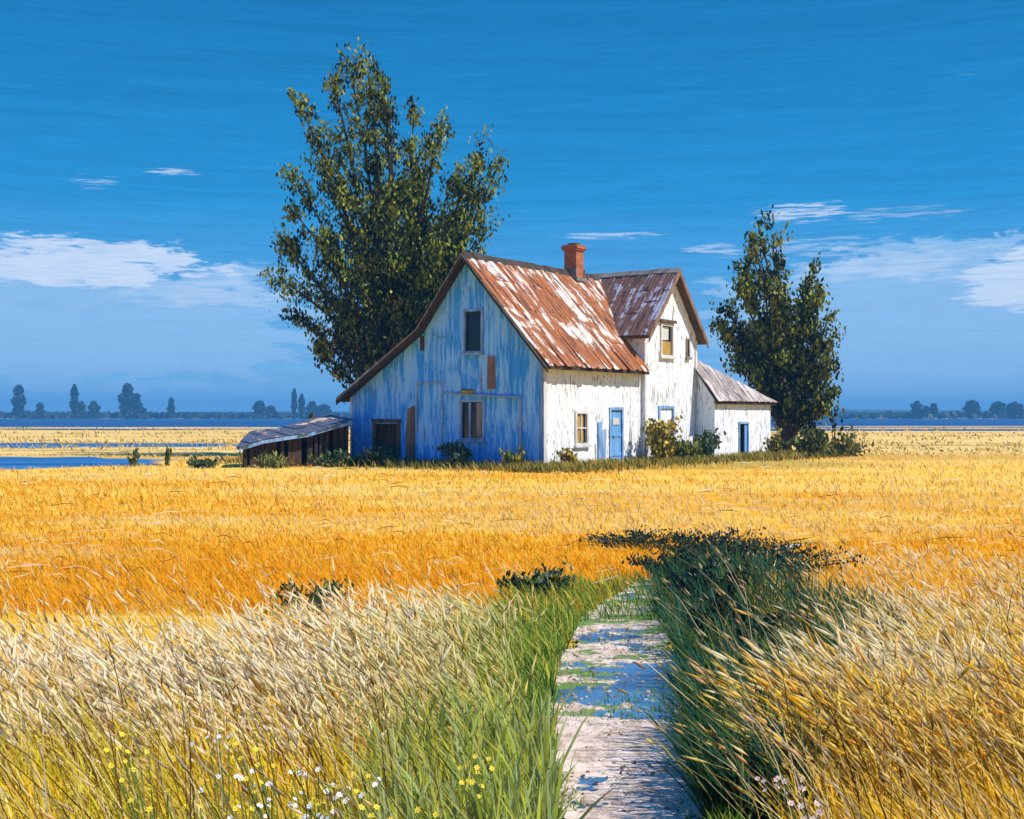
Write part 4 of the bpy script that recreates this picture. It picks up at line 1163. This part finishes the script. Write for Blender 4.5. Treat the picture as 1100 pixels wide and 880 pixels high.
# ---- dry tussocks on the far flats
p, sp, th = tufts(2200, 7, -160, 1260, 459.5, 492, 1.0); p = p[~(in_house(p) | in_pond(p * np.array([1, 1.0])))]
k = (vnoise(p * np.array([.12, 1]), .22, 95) > .42) | (rng.random(len(p)) < .12); p = p[k]; n = len(p)
ct = palette(n, [(.82, .55, .14), (.86, .68, .34), (.50, .36, .07), (.30, .24, .06)], [3, 3, 1.4, .8], .12)
blades('dry_tussocks', p, rng.uniform(.05, .2, n) * np.clip(p[:, 1] / 60, .6, 1.5), .0012 * p[:, 1], -.3, ct * .9, ct, 'dry ochre tussocks scattered over the far flats', .5)


# ------------------------------------------------------------------ wild flowers: one of each kind, then copies
def flower(name, label, group, pet, n_heads, hgt, size, seed):
    rg = np.random.default_rng(seed)
    root = tag(empty(name), label, 'flower', group)
    mb = MB(); tips = []
    for k in range(n_heads):
        a = rg.uniform(0, 6.28); rr = rg.uniform(.01, .09)
        tip = Vector((math.cos(a) * rr - .1 * hgt, math.sin(a) * rr, hgt * rg.uniform(.75, 1.0)))
        mb.tube([(0, 0, 0), tip * .5 + Vector((.02, 0, 0)), tip], [.003, .0025, .002], 4); tips.append(tip)
    mb.build('stems', M['stem'], root)
    for tip in tips:
        mb = MB(); mc = MB()
        ax = Vector((rg.uniform(-.4, .4), -.7 + rg.uniform(-.3, .3), .8)).normalized(); a1 = ax.orthogonal().normalized(); a2 = ax.cross(a1)
        for k in range(6):
            t = k * math.pi / 3; d = a1 * math.cos(t) + a2 * math.sin(t); s2 = ax.cross(d)
            mb.poly([tip, tip + d * size * .6 + s2 * size * .3 + ax * .002, tip + d * size + ax * size * .15, tip + d * size * .6 - s2 * size * .3 + ax * .002])
        mc.tube([tip - ax * .002, tip + ax * size * .25], [size * .25, size * .12], 6)
        hd = mb.build('bloom', M[pet], root); mc.build('centre', M['yellow_petal'], hd)
    return root


def petal(c1, c2): return lambda n: bsdf(n, n.mix(n.noise(OBJ(n), 30), c1, c2), .6)


M['stem'] = mat('flower_stem', petal((.10, .16, .03), (.2, .24, .05)))
M['white_petal'] = mat('white_petal', petal((.82, .82, .78), (.86, .84, .80)))
M['yellow_petal'] = mat('yellow_petal', petal((.74, .52, .02), (.80, .62, .05)))
M['pink_petal'] = mat('pink_petal', petal((.72, .46, .38), (.80, .60, .52)))


def scatter(proto, spots, seed):
    rg = random.Random(seed)
    for i, (u, v) in enumerate(spots):
        g = to_ground(np.array([float(u)]), np.array([float(v)]))[0]
        if i == 0: o = proto
        else:
            o = proto.copy(); C.objects.link(o)
            for ch in proto.children:
                c = ch.copy(); C.objects.link(c); c.parent = o
                for g2 in ch.children:
                    d2 = g2.copy(); C.objects.link(d2); d2.parent = c
        o.location = (g[0], g[1], 0); o.rotation_euler = (0, 0, rg.uniform(-.8, .8)); k = rg.uniform(.8, 1.25); o.scale = (k, k, k)


f = flower('white_wildflower', 'white flowered stems standing in the near left meadow', 'white wildflowers left of the path', 'white_petal', 5, .44, .011, 1)
scatter(f, [(238 + 8 * k % 97 + (k * 37) % 110, 915 + (k * 53) % 110) for k in range(14)], 1)
f = flower('yellow_wildflower', 'small yellow flowered stems in the near left meadow', 'yellow wildflowers left of the path', 'yellow_petal', 6, .40, .011, 2)
scatter(f, [(150 + (k * 61) % 420, 915 + (k * 47) % 150) for k in range(26)], 2)
f = flower('pink_wildflower', 'pale pink flowered stems in the near right grass', 'pink wildflowers right of the path', 'pink_petal', 6, .46, .013, 3)
scatter(f, [(865, 980), (885, 1020), (850, 1050), (905, 1075), (838, 955), (872, 1090), (960, 1060)], 3)


# ------------------------------------------------------------------ far shore
def far_tree(label, u, top, wpx, D, seed, narrow=True, group='trees on the far lake shore'):
    rg = np.random.default_rng(seed); x = (u - 550) / FPX * D; hgt = EYE + (447 - top) / FPX * D; hw = wpx / FPX * D * .5
    root = tag(empty('poplar_tree' if narrow else 'round_tree', (x, D, 0)), label, 'tree', group)
    n = 700
    t = rg.uniform(.0, 1, n)
    if narrow: prof = np.sin(np.clip(t, .06, .97) * math.pi) ** .45 * rg.uniform(.7, 1.0)
    else: prof = np.sqrt(np.clip(1 - (2 * t - 1) ** 2, 0, 1))
    z0 = hgt * (.04 if narrow else .22)
    a = rg.uniform(0, 6.28, n); rr = np.sqrt(rg.uniform(0, 1, n)) * prof * hw * (1 + .25 * np.sin(t * 17 + seed))
    cen = np.stack([np.cos(a) * rr, np.sin(a) * rr, z0 + (hgt - z0) * t], 1)
    sz = hw * rg.uniform(.25, .6, n)
    v, q, cc = leaf_arrays(cen, sz * 1.5, sz, palette(n, [(.02, .045, .03), (.035, .06, .03), (.015, .03, .03)], [2, 1, 2], .15, rg), .5, rg)
    npmesh('crown', v, q, None, M['leaf'], root, cc)
    mb = MB(); mb.tube([(0, 0, -.3), (.1, 0, hgt * .5), (0, 0, hgt * .85)], [hw * .14, hw * .09, hw * .02], 6); mb.build('trunk', M['bark'], root)


FT = [(20, 415, 14, 780, 'tall poplar leftmost on the far shore'), (43, 433, 8, 790, 'short poplar just right of the leftmost tall one'),
      (80, 414, 11, 785, 'tall poplar with a bare bent top on the far shore'), (88, 432, 8, 800, 'short stub tree leaning close to the tall bare topped poplar'), (101, 432, 11, 790, 'short bushy poplar between the tall poplars'),
      (137, 414, 17, 780, 'broadest poplar of the left far shore'), (147, 424, 10, 786, 'poplar half hidden behind the broadest one'), (184, 428, 8, 795, 'lone thin poplar right of the broad pair'),
      (316, 418, 8, 780, 'thin poplar standing left of its taller twin near the shed'), (324, 424, 9, 788, 'shorter poplar of the pair above the plank shed'), (335, 433, 13, 800, 'stout short tree right of the poplar pair')]
for i, (u, t, wpx, D, lb) in enumerate(FT): far_tree(lb, u, t, wpx, D, 200 + i)
for i, (u, t, wpx, D, lb) in enumerate([(279, 432, 12, 800, 'round tree left of the poplar pair on the far shore'), (291, 437, 10, 805, 'small round tree beside the far round one'), (348, 436, 14, 800, 'low round tree beside the house end of the far shore'),
                                        (153, 438, 8, 800, 'tiny round tree at the foot of the broad poplar'), (985, 432, 11, 790, 'round tree leftmost on the right far shore'), (995, 437, 8, 800, 'smaller round tree touching the leftmost one at right'),
                                        (1003, 434, 8, 790, 'lone small round tree on the right far shore'), (1044, 432, 15, 800, 'wide round tree in front of the right far wood'), (1072, 433, 14, 800, 'tallest clump at the right edge wood'), (1090, 434, 16, 805, 'broad round tree at the right photo edge')]):
    far_tree(lb, u, t, wpx, D, 300 + i, False)
# far woods: one mass
n = 26000
x = rng.uniform(-620, 760, n); dd = rng.uniform(765, 1150, n)
hmax = .3 + 3.2 * vnoise(np.stack([x, dd * 0], 1), .02, 77) + 2.4 * vnoise(np.stack([x, dd * 0], 1), .09, 78)
z = rng.uniform(0, 1, n) ** .6 * hmax * (.8 + .0006 * (dd - 765))
cen = np.stack([x, dd, z], 1); sz = rng.uniform(1.6, 4.2, n)
v, q, cc = leaf_arrays(cen, sz, sz * 1.2, palette(n, [(.02, .045, .03), (.03, .055, .035), (.015, .03, .03)], [2, 1, 2], .15), .1)
tag(npmesh('woods', v, q, None, M['leaf'], None, cc), 'low dark wood along the far lake shore', 'woods', None, 'stuff')
# distant low hills
pts = []; nn = 90
for k in range(nn + 1):
    x = -1500 + 3000 * k / nn
    pts.append((x, 5 + 5 * float(vnoise(np.array([[x, 3.0]]), .006, 91)[0]) + 2 * float(vnoise(np.array([[x, 9.0]]), .02, 92)[0])))
mb = MB()
for (x0, z0), (x1, z1) in zip(pts, pts[1:]):
    mb.poly([(x0, 1500, -.5), (x1, 1500, -.5), (x1, 1640, z1), (x0, 1640, z0)]); mb.poly([(x0, 1640, z0), (x1, 1640, z1), (x1, 1900, -.5), (x0, 1900, -.5)])
mb.build('hills', mat('far_hill', lambda n: bsdf(n, n.mix(n.noise(n.map(POS(n), (.01, .01, .1)), 1, 4), (.03, .05, .03), (.06, .08, .035)), .95)))['kind'] = 'structure'

# ------------------------------------------------------------------ air
mb = MB(); mb.box(-H - 60, H + 60, -260, H + 60, -1.0, 40.0)


def haze(n):
    p = n.node('ShaderNodeVolumePrincipled', {'Color': (.15, .52, .92, 1), 'Density': .00062, 'Anisotropy': .0})
    return p.outputs[0]


hm = bpy.data.materials.new('haze_air'); hm.use_nodes = True; hm.node_tree.nodes.clear()
hn = NT(hm.node_tree); ho = hn.node('ShaderNodeOutputMaterial'); hn.l.new(haze(hn), ho.inputs['Volume'])
hz = mb.build('haze', hm); hz['kind'] = 'stuff'
